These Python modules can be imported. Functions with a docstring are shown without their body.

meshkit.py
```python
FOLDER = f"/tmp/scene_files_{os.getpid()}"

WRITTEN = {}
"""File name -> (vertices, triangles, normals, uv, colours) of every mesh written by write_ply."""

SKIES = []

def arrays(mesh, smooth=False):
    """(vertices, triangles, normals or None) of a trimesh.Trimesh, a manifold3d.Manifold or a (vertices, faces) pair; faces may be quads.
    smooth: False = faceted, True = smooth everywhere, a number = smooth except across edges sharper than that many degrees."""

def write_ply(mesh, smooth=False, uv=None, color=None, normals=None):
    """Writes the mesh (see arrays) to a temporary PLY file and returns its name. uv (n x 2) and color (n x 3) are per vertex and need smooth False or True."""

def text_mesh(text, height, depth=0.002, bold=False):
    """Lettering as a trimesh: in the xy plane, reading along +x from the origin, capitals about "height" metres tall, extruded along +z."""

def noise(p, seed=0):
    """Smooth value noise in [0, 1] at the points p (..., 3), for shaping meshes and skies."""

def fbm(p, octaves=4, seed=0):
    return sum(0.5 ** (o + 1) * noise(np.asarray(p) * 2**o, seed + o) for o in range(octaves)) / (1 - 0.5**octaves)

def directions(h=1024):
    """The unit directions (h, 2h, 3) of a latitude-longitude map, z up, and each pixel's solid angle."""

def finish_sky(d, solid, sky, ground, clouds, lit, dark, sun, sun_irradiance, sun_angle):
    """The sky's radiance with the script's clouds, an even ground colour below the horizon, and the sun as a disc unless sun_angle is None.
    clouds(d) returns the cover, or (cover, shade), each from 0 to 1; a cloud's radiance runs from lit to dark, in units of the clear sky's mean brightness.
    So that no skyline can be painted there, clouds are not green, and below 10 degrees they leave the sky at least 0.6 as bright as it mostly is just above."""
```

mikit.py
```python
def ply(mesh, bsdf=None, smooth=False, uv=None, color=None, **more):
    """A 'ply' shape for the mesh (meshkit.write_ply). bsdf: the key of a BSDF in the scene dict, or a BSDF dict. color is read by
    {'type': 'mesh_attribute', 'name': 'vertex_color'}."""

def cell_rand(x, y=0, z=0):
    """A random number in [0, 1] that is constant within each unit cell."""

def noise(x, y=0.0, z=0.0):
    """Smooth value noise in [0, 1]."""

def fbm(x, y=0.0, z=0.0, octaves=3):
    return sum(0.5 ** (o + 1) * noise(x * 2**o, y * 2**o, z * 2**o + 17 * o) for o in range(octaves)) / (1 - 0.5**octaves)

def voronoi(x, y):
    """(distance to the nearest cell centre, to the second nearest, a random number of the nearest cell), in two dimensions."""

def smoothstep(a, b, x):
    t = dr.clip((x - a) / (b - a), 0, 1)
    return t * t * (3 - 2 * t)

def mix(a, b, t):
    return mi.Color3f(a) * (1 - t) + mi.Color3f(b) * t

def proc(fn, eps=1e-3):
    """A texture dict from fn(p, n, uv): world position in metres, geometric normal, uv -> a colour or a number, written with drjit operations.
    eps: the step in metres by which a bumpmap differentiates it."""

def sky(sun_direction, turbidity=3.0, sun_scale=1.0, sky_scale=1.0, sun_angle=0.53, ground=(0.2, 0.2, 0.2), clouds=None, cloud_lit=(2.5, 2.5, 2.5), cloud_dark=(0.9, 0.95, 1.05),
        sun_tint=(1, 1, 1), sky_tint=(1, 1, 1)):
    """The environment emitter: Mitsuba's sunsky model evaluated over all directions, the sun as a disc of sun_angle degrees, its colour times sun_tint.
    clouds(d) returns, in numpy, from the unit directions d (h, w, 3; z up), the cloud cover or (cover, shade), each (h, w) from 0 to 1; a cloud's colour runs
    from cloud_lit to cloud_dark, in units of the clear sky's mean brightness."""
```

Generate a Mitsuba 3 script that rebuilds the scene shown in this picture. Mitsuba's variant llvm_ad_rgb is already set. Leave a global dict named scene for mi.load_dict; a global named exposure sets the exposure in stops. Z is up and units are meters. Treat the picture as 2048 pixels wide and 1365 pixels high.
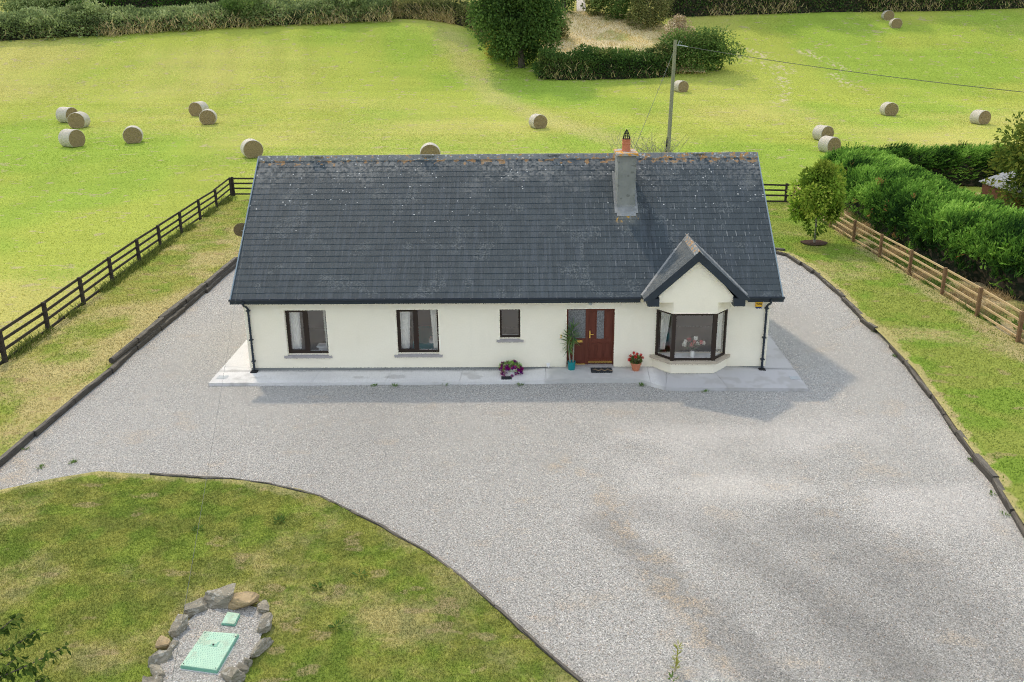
import math, random
import numpy as np, trimesh, mitsuba as mi, drjit as dr
import mikit, meshkit
from mikit import noise, fbm, voronoi, cell_rand, smoothstep, mix
from shapely.geometry import Polygon, box as sbox
from shapely.ops import unary_union
from shapely import affinity
T = mi.ScalarTransform4f
rng = np.random.default_rng(7)
scene, labels = {'type': 'scene'}, {}

# ------------------------------------------------------------------ camera, sky, exposure
CAM = np.array([9.288, -28.611, 10.936])
scene['camera'] = {'type': 'perspective', 'fov': 58.105, 'fov_axis': 'x', 'near_clip': 0.1, 'far_clip': 3000.0,
                   'to_world': T().look_at(origin=CAM.tolist(), target=[9.10863302, -19.16451092, 7.65962867],
                                           up=[0.00430254, 0.3277432, 0.94475705])}
SUN = (-0.39, 0.76, 1.0)
def haze_cloud(d):
    q = d / np.maximum(d[..., 2:3], 0.06)
    n = meshkit.fbm(np.stack([q[..., 0] * 0.9, q[..., 1] * 0.9, 0 * q[..., 0]], -1), 5, seed=3)
    cover = np.clip(0.62 + (n - 0.5) * 1.2, 0, 1)
    return cover, np.clip((n - 0.55) * 1.5, 0, 0.5)
scene['sky'] = mikit.sky(SUN, turbidity=3, sun_scale=0.20, sky_scale=1.2, sky_tint=(1.05, 1.0, 0.93), sun_angle=2.6, clouds=haze_cloud,
                         cloud_lit=(1.80, 1.75, 1.68), cloud_dark=(1.02, 1.03, 1.04))
exposure = 2.81

# ------------------------------------------------------------------ helpers
GAIN = {'m_leaf': 2.45, 'm_needle': 2.5, 'm_blade': 1.0}   # the leaf colours below are dark leaf undersides; this is the whole leaf
def add(key, mesh, bsdf, smooth=False, color=None, **kw):
    if color is not None and bsdf in GAIN: color = np.clip(np.asarray(color) * GAIN[bsdf], 0, 0.85)
    n, k = 0, key
    while k in scene:
        n += 1; k = '%s_%03d' % (key, n)
    scene[k] = mikit.ply(mesh, bsdf, smooth=smooth, color=color, **kw)
    return k
def tag(key, label, cat=None, group=None, kind=None):
    d = {'label': label}
    if cat: d['category'] = cat
    if group: d['group'] = group
    if kind: d['kind'] = kind
    labels[key] = d
    return key
def newkey(name):
    n, k = 0, name
    used = set(x.split('__')[0] for x in list(scene) + list(labels))
    while k in used:
        n += 1; k = '%s_%03d' % (name, n)
    return k
def ref(k): return {'type': 'ref', 'id': k}
def box(x0, x1, y0, y1, z0, z1):
    m = trimesh.creation.box((x1 - x0, y1 - y0, z1 - z0)); m.apply_translation(((x0 + x1) / 2, (y0 + y1) / 2, (z0 + z1) / 2)); return m
def bar(a, b, w, h, up=(0, 0, 1)):
    """a box of section w (sideways) x h (along up) from a to b"""
    a, b = np.asarray(a, float), np.asarray(b, float); d = b - a; L = np.linalg.norm(d); d = d / L
    s = np.cross(d, up); s /= np.linalg.norm(s); u = np.cross(s, d)
    m = trimesh.creation.box((L, w, h)); M = np.eye(4); M[:3, 0], M[:3, 1], M[:3, 2], M[:3, 3] = d, s, u, (a + b) / 2
    m.apply_transform(M); return m
def tube(pts, r, n=8, caps=True):
    """a round tube through points; r a number or one per point"""
    P = np.asarray(pts, float); r = np.broadcast_to(np.asarray(r, float), len(P)); V = []
    tan = np.gradient(P, axis=0); tan /= np.linalg.norm(tan, axis=1, keepdims=True)
    ref0 = np.array([0.0, 0, 1]) if abs(tan[0, 2]) < 0.9 else np.array([1.0, 0, 0])
    for p, t, rr in zip(P, tan, r):
        s = np.cross(t, ref0); s /= np.linalg.norm(s); u = np.cross(s, t)
        a = np.arange(n) / n * 2 * np.pi
        V.append(p + rr * (np.cos(a)[:, None] * s + np.sin(a)[:, None] * u))
    V = np.concatenate(V); F = []
    for i in range(len(P) - 1):
        for j in range(n):
            a, b = i * n + j, i * n + (j + 1) % n
            F += [[a, a + n, b], [b, a + n, b + n]]
    if caps:
        V = np.vstack([V, P[0], P[-1]]); c0, c1 = len(V) - 2, len(V) - 1
        for j in range(n):
            F += [[c0, j, (j + 1) % n], [c1, (len(P) - 1) * n + (j + 1) % n, (len(P) - 1) * n + j]]
    m = trimesh.Trimesh(V, np.array(F), process=False); m.invert() ; m.fix_normals() if len(V) < 400 else None
    return m
def lathe(profile, n=24, at=(0, 0, 0)):
    m = trimesh.creation.revolve(np.asarray(profile, float), sections=n); m.apply_translation(at); return m
def prism(poly, z0, z1):
    P = poly if hasattr(poly, 'exterior') else Polygon(poly)
    m = trimesh.creation.extrude_polygon(P, z1 - z0, engine='earcut'); m.apply_translation((0, 0, z0)); return m
def wallpanel(poly, y0, y1):
    """polygon given in (x, z), extruded from y0 to y1 (y1 > y0)"""
    m = trimesh.creation.extrude_polygon(poly if hasattr(poly, 'exterior') else Polygon(poly), y1 - y0, engine='earcut')
    v = m.vertices.copy(); m.vertices = np.stack([v[:, 0], y1 - v[:, 2], v[:, 1]], 1); m.fix_normals(); return m
def cat(ms): return trimesh.util.concatenate([m for m in ms])
def grid_in(poly, step, zf):
    """a sheet filling a polygon, with inner points about step apart, at heights zf(x, y)"""
    from scipy.spatial import Delaunay
    import shapely
    b = poly.bounds
    X, Yv = np.meshgrid(np.arange(b[0], b[2], step), np.arange(b[1], b[3], step)); q = np.stack([X.ravel(), Yv.ravel()], 1)
    q = q[shapely.contains_xy(poly.buffer(-step * 0.4), q[:, 0], q[:, 1])]
    ring = []
    for r in [poly.exterior, *poly.interiors]:
        n = max(4, int(r.length / step)); ring.append(np.array([r.interpolate(i / n, normalized=True).coords[0] for i in range(n)])); ring.append(np.array(r.coords)[:-1])
    q = np.unique(np.round(np.vstack([q, *ring]), 4), axis=0)
    tri = Delaunay(q).simplices; c = q[tri].mean(1)
    tri = tri[shapely.contains_xy(poly.buffer(1e-4), c[:, 0], c[:, 1])]
    a = q[tri]; cr = (a[:, 1, 0] - a[:, 0, 0]) * (a[:, 2, 1] - a[:, 0, 1]) - (a[:, 1, 1] - a[:, 0, 1]) * (a[:, 2, 0] - a[:, 0, 0])
    tri = np.where(cr[:, None] < 0, tri[:, ::-1], tri)[abs(cr) > 1e-9]
    return trimesh.Trimesh(np.column_stack([q, zf(q[:, 0], q[:, 1])]), tri, process=False)
def npnoise(x, y=0.0, z=0.0):
    """the same value noise as mikit.noise, on numpy arrays"""
    x = np.asarray(x, float); return meshkit.noise(np.stack([x, np.broadcast_to(y, x.shape) + 0.0, np.broadcast_to(z, x.shape) + 0.0], -1) + 1e6)
def npfbm(x, y=0.0, z=0.0, octaves=3):
    return sum(0.5 ** (o + 1) * npnoise(np.asarray(x) * 2**o, np.asarray(y) * 2**o, z * 2**o + 17 * o) for o in range(octaves)) / (1 - 0.5**octaves)
def npss(a, b, x):
    t = np.clip((x - a) / (b - a), 0, 1); return t * t * (3 - 2 * t)
def leaves(P, D, N, length, width, fold=0.0):
    """many rhombic leaves as (mesh, vertices per leaf = 4): stalk point P, long axis D, normal N"""
    n = len(P); length = np.broadcast_to(length, n)[:, None]; width = np.broadcast_to(width, n)[:, None]
    D = D / np.linalg.norm(D, axis=1, keepdims=True); S = np.cross(D, N); S /= np.linalg.norm(S, axis=1, keepdims=True) + 1e-9; U = np.cross(S, D)
    V = np.stack([P, P + D * length * 0.45 + S * width / 2 + U * width * fold, P + D * length, P + D * length * 0.45 - S * width / 2 + U * width * fold], 1).reshape(-1, 3)
    i = np.arange(n)[:, None] * 4
    return V, np.concatenate([i + [[0, 1, 2]], i + [[0, 2, 3]]])
def blades(P, height, width, lean, cols):
    """single triangle grass blades standing on P"""
    n = len(P); a = rng.uniform(0, 2 * np.pi, n); s = np.stack([np.cos(a), np.sin(a), 0 * a], 1) * (np.broadcast_to(width, n)[:, None] / 2)
    b = rng.uniform(0, 2 * np.pi, n); tip = P + np.stack([np.cos(b) * lean, np.sin(b) * lean, np.ones(n)], 1) * np.broadcast_to(height, n)[:, None]
    V = np.stack([P - s, P + s, tip], 1).reshape(-1, 3); return trimesh.Trimesh(V, np.arange(3 * n).reshape(-1, 3), process=False), np.repeat(cols, 3, axis=0)
def unit(n, r=None):
    v = (r or rng).normal(size=(n, 3)); return v / np.linalg.norm(v, axis=1, keepdims=True)

# ------------------------------------------------------------------ materials
def mat(key, color, rough=0.7, two=True, bump=None, **kw):
    c = mikit.proc(color) if callable(color) else {'type': 'rgb', 'value': list(color)}
    b = {'type': 'principled', 'base_color': c, 'roughness': rough, 'specular': kw.pop('specular', 0.3), **kw}
    if bump: b = {'type': 'bumpmap', 'arbitrary': mikit.proc(bump[0], eps=bump[2] if len(bump) > 2 else 0.004), 'scale': bump[1], 'bsdf': b}
    scene[key] = {'type': 'twosided', 'bsdf': b} if two else b
    return key
def leafmat(key, thru=0.7):
    scene[key] = {'type': 'principledthin', 'base_color': {'type': 'mesh_attribute', 'name': 'vertex_color'}, 'roughness': 0.55, 'diff_trans': thru, 'spec_trans': 0.0, 'specular' if False else 'eta': 1.4}
    return key
leafmat('m_leaf', 0.75); leafmat('m_needle', 0.45); leafmat('m_blade', 0.7); leafmat('m_petal', 0.6)
scene['m_vcol'] = {'type': 'twosided', 'bsdf': {'type': 'principled', 'base_color': {'type': 'mesh_attribute', 'name': 'vertex_color'}, 'roughness': 0.9, 'specular': 0.1}}

def f_wall(p, n, uv):
    t = fbm(p.x * 0.6, p.y * 0.6 + 3, p.z * 0.9, 4); g = noise(p.x * 60, p.y * 60, p.z * 60)
    foot = smoothstep(0.55, 0.1, p.z + 0.35 * (fbm(p.x * 3, p.y * 3, p.z * 6, 3) - 0.5))
    c = mix((0.855, 0.80, 0.64), (0.895, 0.85, 0.70), t) * (0.96 + 0.07 * g)
    st = smoothstep(0.62, 0.78, fbm(p.x * 5, p.y * 5, p.z * 0.9, 3)) * 0.05
    return mix(c, (0.52, 0.49, 0.38), foot * 0.12 + st)
mat('m_wall', f_wall, 0.9, bump=(lambda p, n, uv: fbm(p.x * 70, p.y * 70, p.z * 70, 2), 0.0025))
mat('m_plinth', lambda p, n, uv: mix((0.30, 0.31, 0.30), (0.17, 0.18, 0.17), fbm(p.x * 4, p.y * 4, p.z * 14, 4)), 0.9)
mat('m_navy', lambda p, n, uv: mix((0.016, 0.024, 0.035), (0.03, 0.042, 0.055), fbm(p.x * 3, p.y * 3, p.z * 3, 3)), 0.42)
mat('m_verge', (0.22, 0.29, 0.33), 0.45)
RS = 3.87 / 4.72; RA = math.atan(RS); RC, RSN = math.cos(RA), math.sin(RA)
EY, EZ, RY, RZ, XL, XR = -0.36, 2.59, 4.36, 6.46, -0.26, 17.35
RLEN = math.hypot(RY - EY, RZ - EZ); NC = 25; GAUGE = RLEN / NC; SW = 0.3
def slate_tone(a, s, across, mask):
    """a along the courses, s up the slope, in metres"""
    row = dr.floor(s / GAUGE + 0.04); colm = dr.floor((a + row * 0.5 * SW) / SW); f = (a + row * 0.5 * SW) / SW - colm
    r = cell_rand(row, colm, 5); r2 = cell_rand(row, colm, 6)
    up = s / RLEN
    c = mix((0.036, 0.050, 0.058), (0.056, 0.074, 0.083), r * 0.5 + 0.45 * fbm(a * 0.35, s * 0.35, across, 3))
    c = c * (0.86 + 0.28 * fbm(a * 40, s * 2.2, across, 3))
    streak = smoothstep(0.50, 0.72, fbm(a * 14, s * 1.1 + 11, across + 2, 3)); c = mix(c, (0.085, 0.105, 0.125), streak * 0.35)
    edge = smoothstep(0.055, 0.0, dr.minimum(f, 1 - f)) * smoothstep(0.55, 0.9, r2) * smoothstep(0.35, 0.6, fbm(a * 5, s * 7, across, 2))
    c = mix(c, (0.30, 0.32, 0.32), edge * mask)
    scuff = smoothstep(0.60, 0.72, fbm(a * 1.9, s * 1.9, across + 4, 2)) * smoothstep(0.5, 0.68, fbm(a * 26, s * 26, across, 3)); c = mix(c, (0.17, 0.19, 0.19), scuff * 0.45)
    # grey bloom, white and orange lichen, thicker towards the ridge
    bloom = smoothstep(0.72, 1.02, up + 0.5 * (fbm(a * 1.1, s * 1.7, across, 3) - 0.5)); c = mix(c, (0.19, 0.20, 0.195), bloom * smoothstep(0.35, 0.65, fbm(a * 13, s * 13, across + 8, 3)) * 0.8)
    d1, _, w1 = voronoi(a * 6.5, s * 6.5); amt = smoothstep(0.35, 0.95, up + 0.55 * (fbm(a * 0.7, s * 0.7, 9, 2) - 0.5))
    c = mix(c, (0.62, 0.64, 0.62), smoothstep(0.17, 0.10, d1 / (0.35 + 0.9 * w1)) * smoothstep(1 - 0.20 * amt, 1 - 0.20 * amt + 0.05, cell_rand(dr.floor(w1 * 9973), 3, 1)) * 0.85)
    org = smoothstep(0.60, 0.68, fbm(a * 6.5, s * 7.5, across + 21, 4) + 0.30 * smoothstep(0.9, 1.0, up) + 0.10 * smoothstep(9, 17, a) * smoothstep(0.8, 1, up) - 0.22 * smoothstep(0.95, 0.90, up) - 0.135)
    return mix(c, mix((0.50, 0.21, 0.03), (0.34, 0.25, 0.12), fbm(a * 18, s * 18, 2, 2)), org * 0.62)
def f_slate(p, n, uv):
    s = (p.z - EZ) / RSN; c = slate_tone(p.x, s, 0.0, 0.25 + 0.75 * smoothstep(10, 13, p.x))
    # moss and cement wash below the chimney, dark run-off beside it
    wash = smoothstep(0.75, 0.1, dr.abs(p.x - 12.62) * 1.3) * smoothstep(1.7, 2.35, p.y + 0.3 * (fbm(p.x * 5, p.y * 5, 1, 3) - 0.5)) * smoothstep(2.7, 2.5, p.y)
    c = mix(c, (0.23, 0.23, 0.19), wash * 0.65)
    orange = smoothstep(0.55, 0.64, fbm(p.x * 9, p.y * 5, 3, 3)) * smoothstep(0.42, 0.3, dr.abs(p.x - 12.62)) * smoothstep(1.95, 2.1, p.y) * smoothstep(2.32, 2.2, p.y)
    c = mix(c, (0.46, 0.27, 0.04), orange)
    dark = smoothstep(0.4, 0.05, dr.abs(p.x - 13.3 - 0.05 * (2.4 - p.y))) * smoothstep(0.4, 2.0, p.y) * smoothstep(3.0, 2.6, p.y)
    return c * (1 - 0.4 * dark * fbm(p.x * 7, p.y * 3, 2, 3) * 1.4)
mat('m_slate', f_slate, 0.62, specular=0.35, bump=(lambda p, n, uv: fbm(p.x * 45, p.y * 12, p.z * 12, 3), 0.0025))
def f_slate_bay(p, n, uv):
    s = (p.z - 2.62) / 0.67; return mix(slate_tone(p.y + 40, s * 0.62, 3.0, 0.7), (0.13, 0.145, 0.15), 0.20 + 0.3 * smoothstep(0.4, 0.7, fbm(p.y * 22, p.z * 2, 3, 3)))
mat('m_slate_bay', f_slate_bay, 0.6, bump=(lambda p, n, uv: fbm(p.x * 12, p.y * 45, p.z * 12, 3), 0.0025))
def f_ridge(p, n, uv):
    c = mix((0.13, 0.145, 0.15), (0.26, 0.265, 0.25), fbm(p.x * 9, p.y * 9, p.z * 9, 4))
    o = smoothstep(0.62, 0.70, fbm(p.x * 9, p.y * 9, p.z * 9, 4) + 0.05 * smoothstep(8, 16, p.x)); w = smoothstep(0.66, 0.7, fbm(p.x * 15 + 7, p.y * 15, p.z * 15, 2))
    return mix(mix(c, (0.46, 0.23, 0.05), o * 0.75), (0.6, 0.62, 0.6), w * 0.6)
mat('m_ridge', f_ridge, 0.85, bump=(lambda p, n, uv: fbm(p.x * 40, p.y * 40, p.z * 40, 3), 0.004))
mat('m_lead', lambda p, n, uv: mix((0.16, 0.17, 0.168), (0.33, 0.345, 0.34), fbm(p.x * 8, p.y * 8, p.z * 8, 4)), 0.55)
def f_chim(p, n, uv):
    c = mix((0.15, 0.165, 0.155), (0.29, 0.30, 0.285), fbm(p.x * 3.5, p.y * 3.5, p.z * 2.0, 4)); sp = smoothstep(0.72, 0.8, noise(p.x * 9 + 2, p.y * 9, p.z * 9))
    return mix(c, (0.09, 0.095, 0.085), sp * 0.5 + 0.4 * smoothstep(6.2, 6.75, p.z + 0.4 * (fbm(p.x * 7, p.y * 7, p.z * 2, 3) - 0.5)))
mat('m_chimney', f_chim, 0.9, bump=(lambda p, n, uv: fbm(p.x * 30, p.y * 30, p.z * 30, 3), 0.005))
mat('m_cap', lambda p, n, uv: mix((0.33, 0.33, 0.30), (0.52, 0.26, 0.05), smoothstep(0.45, 0.6, fbm(p.x * 9, p.y * 9, p.z * 9, 4))), 0.9)
mat('m_terracotta', lambda p, n, uv: mix((0.42, 0.135, 0.065), (0.52, 0.21, 0.12), fbm(p.x * 8, p.y * 8, p.z * 12, 4)), 0.8)
mat('m_frame', (0.030, 0.020, 0.015), 0.4)
mat('m_door', lambda p, n, uv: mix((0.095, 0.024, 0.014), (0.15, 0.042, 0.025), fbm(p.x * 60, p.y * 60, p.z * 3, 3)), 0.35)
mat('m_sill', lambda p, n, uv: mix((0.30, 0.285, 0.28), (0.42, 0.40, 0.385), fbm(p.x * 12, p.y * 12, p.z * 12, 3)), 0.85)
mat('m_sill_bay', lambda p, n, uv: mix((0.40, 0.345, 0.26), (0.50, 0.44, 0.34), fbm(p.x * 8, p.y * 8, p.z * 8, 3)), 0.85)
scene['m_glass'] = {'type': 'thindielectric', 'int_ior': 1.85, 'ext_ior': 1.0}
mat('m_obscure', lambda p, n, uv: mix((0.10, 0.11, 0.12), (0.17, 0.18, 0.19), smoothstep(0.35, 0.65, noise(p.x * 45, p.z * 45, 1))), 0.12, specular=0.8, bump=(lambda p, n, uv: noise(p.x * 45, p.z * 45, 1), 0.004))
mat('m_brass', (0.75, 0.52, 0.14), 0.3, metallic=0.8)
mat('m_room', (0.20, 0.18, 0.155), 0.9); mat('m_floor', (0.085, 0.05, 0.032), 0.6)
mat('m_curtain', (0.80, 0.80, 0.76), 0.9); mat('m_white', (0.78, 0.78, 0.76), 0.5)
mat('m_black', (0.018, 0.019, 0.021), 0.7); mat('m_rubber', (0.028, 0.031, 0.035), 0.85); mat('m_coir', (0.26, 0.19, 0.12), 0.95)
mat('m_galv', lambda p, n, uv: mix((0.33, 0.36, 0.37), (0.45, 0.48, 0.48), fbm(p.x * 15, p.y * 15, p.z, 3)), 0.5)
mat('m_yellow', (0.80, 0.46, 0.03), 0.4); mat('m_blue', (0.012, 0.03, 0.16), 0.4); mat('m_teal', (0.01, 0.21, 0.22), 0.35)
def f_conc(p, n, uv):
    c = mix((0.58, 0.575, 0.55), (0.69, 0.685, 0.66), fbm(p.x * 0.8, p.y * 2.0, 1, 4)) * (0.90 + 0.2 * noise(p.x * 75, p.y * 75, p.z * 75))
    brush = fbm(p.x * 45, p.y * 3, 4, 2); c = c * (0.96 + 0.08 * brush)
    door = smoothstep(9.9, 10.1, p.x + 0.2 * fbm(p.x, p.y * 3, 0, 2)) * smoothstep(13.2, 12.9, p.x); c = mix(c, mix((0.36, 0.365, 0.34), (0.50, 0.49, 0.46), fbm(p.x * 4, p.y * 4, 2, 4)), door * 0.75)
    grey = smoothstep(13.3, 13.6, p.x); c = mix(c, (0.42, 0.415, 0.41), grey * 0.75)
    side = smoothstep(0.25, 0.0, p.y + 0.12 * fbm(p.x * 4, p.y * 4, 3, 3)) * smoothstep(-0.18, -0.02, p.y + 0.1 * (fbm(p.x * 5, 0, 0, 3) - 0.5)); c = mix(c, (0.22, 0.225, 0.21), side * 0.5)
    st = smoothstep(0.62, 0.74, fbm(p.x * 1.6 + 5, p.y * 1.6, 6, 4)); return mix(c, (0.36, 0.35, 0.32), st * 0.5)
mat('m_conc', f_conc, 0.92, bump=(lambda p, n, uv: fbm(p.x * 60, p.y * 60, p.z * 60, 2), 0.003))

EDGE_R = [(21.3, 16.7), (22.0, 15.6), (22.4, 12.7), (22.4, 10.1), (22.35, 7.5), (22.15, 5.5), (22.1, 3.2), (21.9, -0.3), (21.45, -3.6), (21.1, -5.9), (20.9, -7.8), (20.5, -10.0), (20.1, -13), (19.8, -18), (19.7, -26)]
LAWN_EDGE = [(-3.99, -8.21), (-2.98, -7.68), (-1.9, -7.25), (-0.48, -7.40), (0.21, -7.52), (1.92, -7.72), (3.58, -8.23), (4.52, -8.86), (5.6, -9.81), (6.74, -10.77), (7.36, -11.47), (8.17, -12.48), (9.2, -13.94), (9.79, -14.73), (10.13, -15.19), (11.0, -16.6), (11.8, -18.3), (12.6, -22), (12.8, -27)]
# gravel: pebble-sized cells, big patches, tyre tracks (polylines on the ground, in metres)
def seg(p, a, b):
    ax, ay, bx, by = a[0], a[1], b[0], b[1]; dx, dy = bx - ax, by - ay
    t = dr.clip(((p.x - ax) * dx + (p.y - ay) * dy) / (dx * dx + dy * dy), 0, 1)
    return dr.sqrt(dr.square(p.x - ax - t * dx) + dr.square(p.y - ay - t * dy))
def line(p, pts):
    d = mi.Float(99)
    for a, b in zip(pts[:-1], pts[1:]): d = dr.minimum(d, seg(p, a, b))
    return d
TR1 = [(10.9, -9.7), (11.9, -11.4), (12.75, -13.2), (13.5, -15.2), (14.6, -18)]
TR0 = [(11.2, -9.0), (12.4, -9.15), (13.6, -10.2), (15.0, -12.6), (16.2, -15.0), (17.0, -18)]
TR2 = [(15.6, -9.9), (17.0, -11.3), (18.2, -13.3), (18.9, -16)]
DIRT = [(10.2, -6.9), (11.1, -8.6), (11.6, -10.3), (12.4, -12.3), (12.5, -14.2), (12.2, -16.5)]
def f_gravel(p, n, uv):
    wob = 0.5 * (fbm(p.x * 1.5, p.y * 1.5, 5, 3) - 0.5)
    d1, d2, w = voronoi(p.x * 42, p.y * 42); e1, _, v = voronoi(p.x * 80 + 5, p.y * 80)
    t = w * 0.55 + v * 0.45
    c = mix((0.152, 0.151, 0.138), (0.415, 0.410, 0.375), smoothstep(0.05, 0.75, t))
    c = mix(c, (0.75, 0.74, 0.70), smoothstep(0.76, 0.93, t)); c = mix(c, (0.46, 0.33, 0.19), smoothstep(0.93, 0.99, v) * 0.6); c = mix(c, (0.30, 0.21, 0.18), smoothstep(0.96, 0.99, w) * 0.6)
    c = c * (0.78 + 0.22 * smoothstep(0.0, 0.12, d2 - d1))
    big = fbm(p.x * 0.22, p.y * 0.22, 2, 4); c = c * (0.96 + 0.20 * big)
    c = mix(c, mi.Color3f(0.66, 0.63, 0.58) * (0.75 + 0.5 * t), 0.28 * smoothstep(0.45, 0.70, fbm(p.x * 0.33 + 2, p.y * 0.42 + 7, 3, 4)) * smoothstep(-12, -8, p.y) * smoothstep(-3, -5, p.y) * smoothstep(9, 13, p.x))
    pale = smoothstep(1.5, 0.2, dr.sqrt(dr.square((p.x - 14.4) / 1.9) + dr.square((p.y + 8.0) / 0.75)) + 1.2 * wob); c = mix(c, mi.Color3f(0.58, 0.555, 0.50) * (0.7 + 0.6 * t), pale * 0.5)
    tr = smoothstep(0.75, 0.1, line(p, TR1) + wob) * 0.8 + smoothstep(0.9, 0.1, line(p, TR0) + wob) * 0.55 + smoothstep(1.6, 0.2, line(p, TR2) + wob * 2) * 0.5
    c = c * (1 - 0.28 * dr.minimum(tr, 1) * (0.6 + 0.8 * fbm(p.x * 2, p.y * 2, 8, 3)))
    wide = smoothstep(3.4, 0.8, dr.sqrt(dr.square(p.x - 15.8) + dr.square((p.y + 13.2) * 0.7)) + wob * 3); c = c * (1 - 0.20 * wide)
    dirt = smoothstep(0.8, 0.0, line(p, DIRT) + wob * 1.6) * smoothstep(0.42, 0.60, fbm(p.x * 3.2, p.y * 3.2, 12, 4)) + smoothstep(0.64, 0.80, fbm(p.x * 1.1 + 31, p.y * 1.5, 5, 5)) * 0.6
    dirt = dirt + smoothstep(1.1, 0.2, dr.abs(p.x + 4.4)) * smoothstep(-4.5, -6.5, p.y) * smoothstep(0.35, 0.6, fbm(p.x * 2, p.y * 2, 3, 3))
    return mix(c, mi.Color3f(0.44, 0.30, 0.14) * (0.35 + 1.2 * t), dr.minimum(dirt, 1) * (0.06 + 0.40 * smoothstep(0.45, 0.9, w)))
mat('m_gravel', f_gravel, 0.85, bump=(lambda p, n, uv: 1 - mikit.voronoi(p.x * 36, p.y * 36)[0], 0.008, 0.006))

# grasses. dry(x, y) is shared with the blades that stand on the sheets
def dry_dr(x, y, s, o): return fbm(x * s, y * s, o, 5)
def grass_mat(key, green, lush, tan, s, o, lo, hi, bare=None, rim=None, extra=None, grain=0.4, rough=0.95, stripes=0.0):
    def f(p, n, uv):
        d = dry_dr(p.x, p.y, s, o); fine = fbm(p.x * 9, p.y * 9, o + 3, 4); lushn = fbm(p.x * s * 2.3 + 9, p.y * s * 2.3, o + 5, 3)
        c = mix(green, lush, smoothstep(0.42, 0.66, lushn)); d = d + 0.22 * (fine - 0.5)
        if rim: d = d + 0.5 * smoothstep(0.42, 0.05, line(p, rim) + 0.5 * (fbm(p.x * 2.5, p.y * 2.5, 3, 3) - 0.5))
        if stripes: d = d + stripes * (noise(p.x * 0.9, p.y * 0.03, 3) - 0.5)
        c = mix(c, tan, smoothstep(lo, hi, d)) * (1 - grain * 0.5 + grain * fbm(p.x * 24, p.y * 24, 2, 3))
        if extra: c = extra(p, c)
        if bare: c = mix(c, bare, smoothstep(0.69, 0.77, fbm(p.x * 1.3 + 4, p.y * 2.0, o + 9, 4)) * 0.6)
        return c
    return mat(key, f, rough, specular=0.05, bump=(lambda p, n, uv: fbm(p.x * 14, p.y * 14, 2, 3), 0.03, 0.01))
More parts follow.
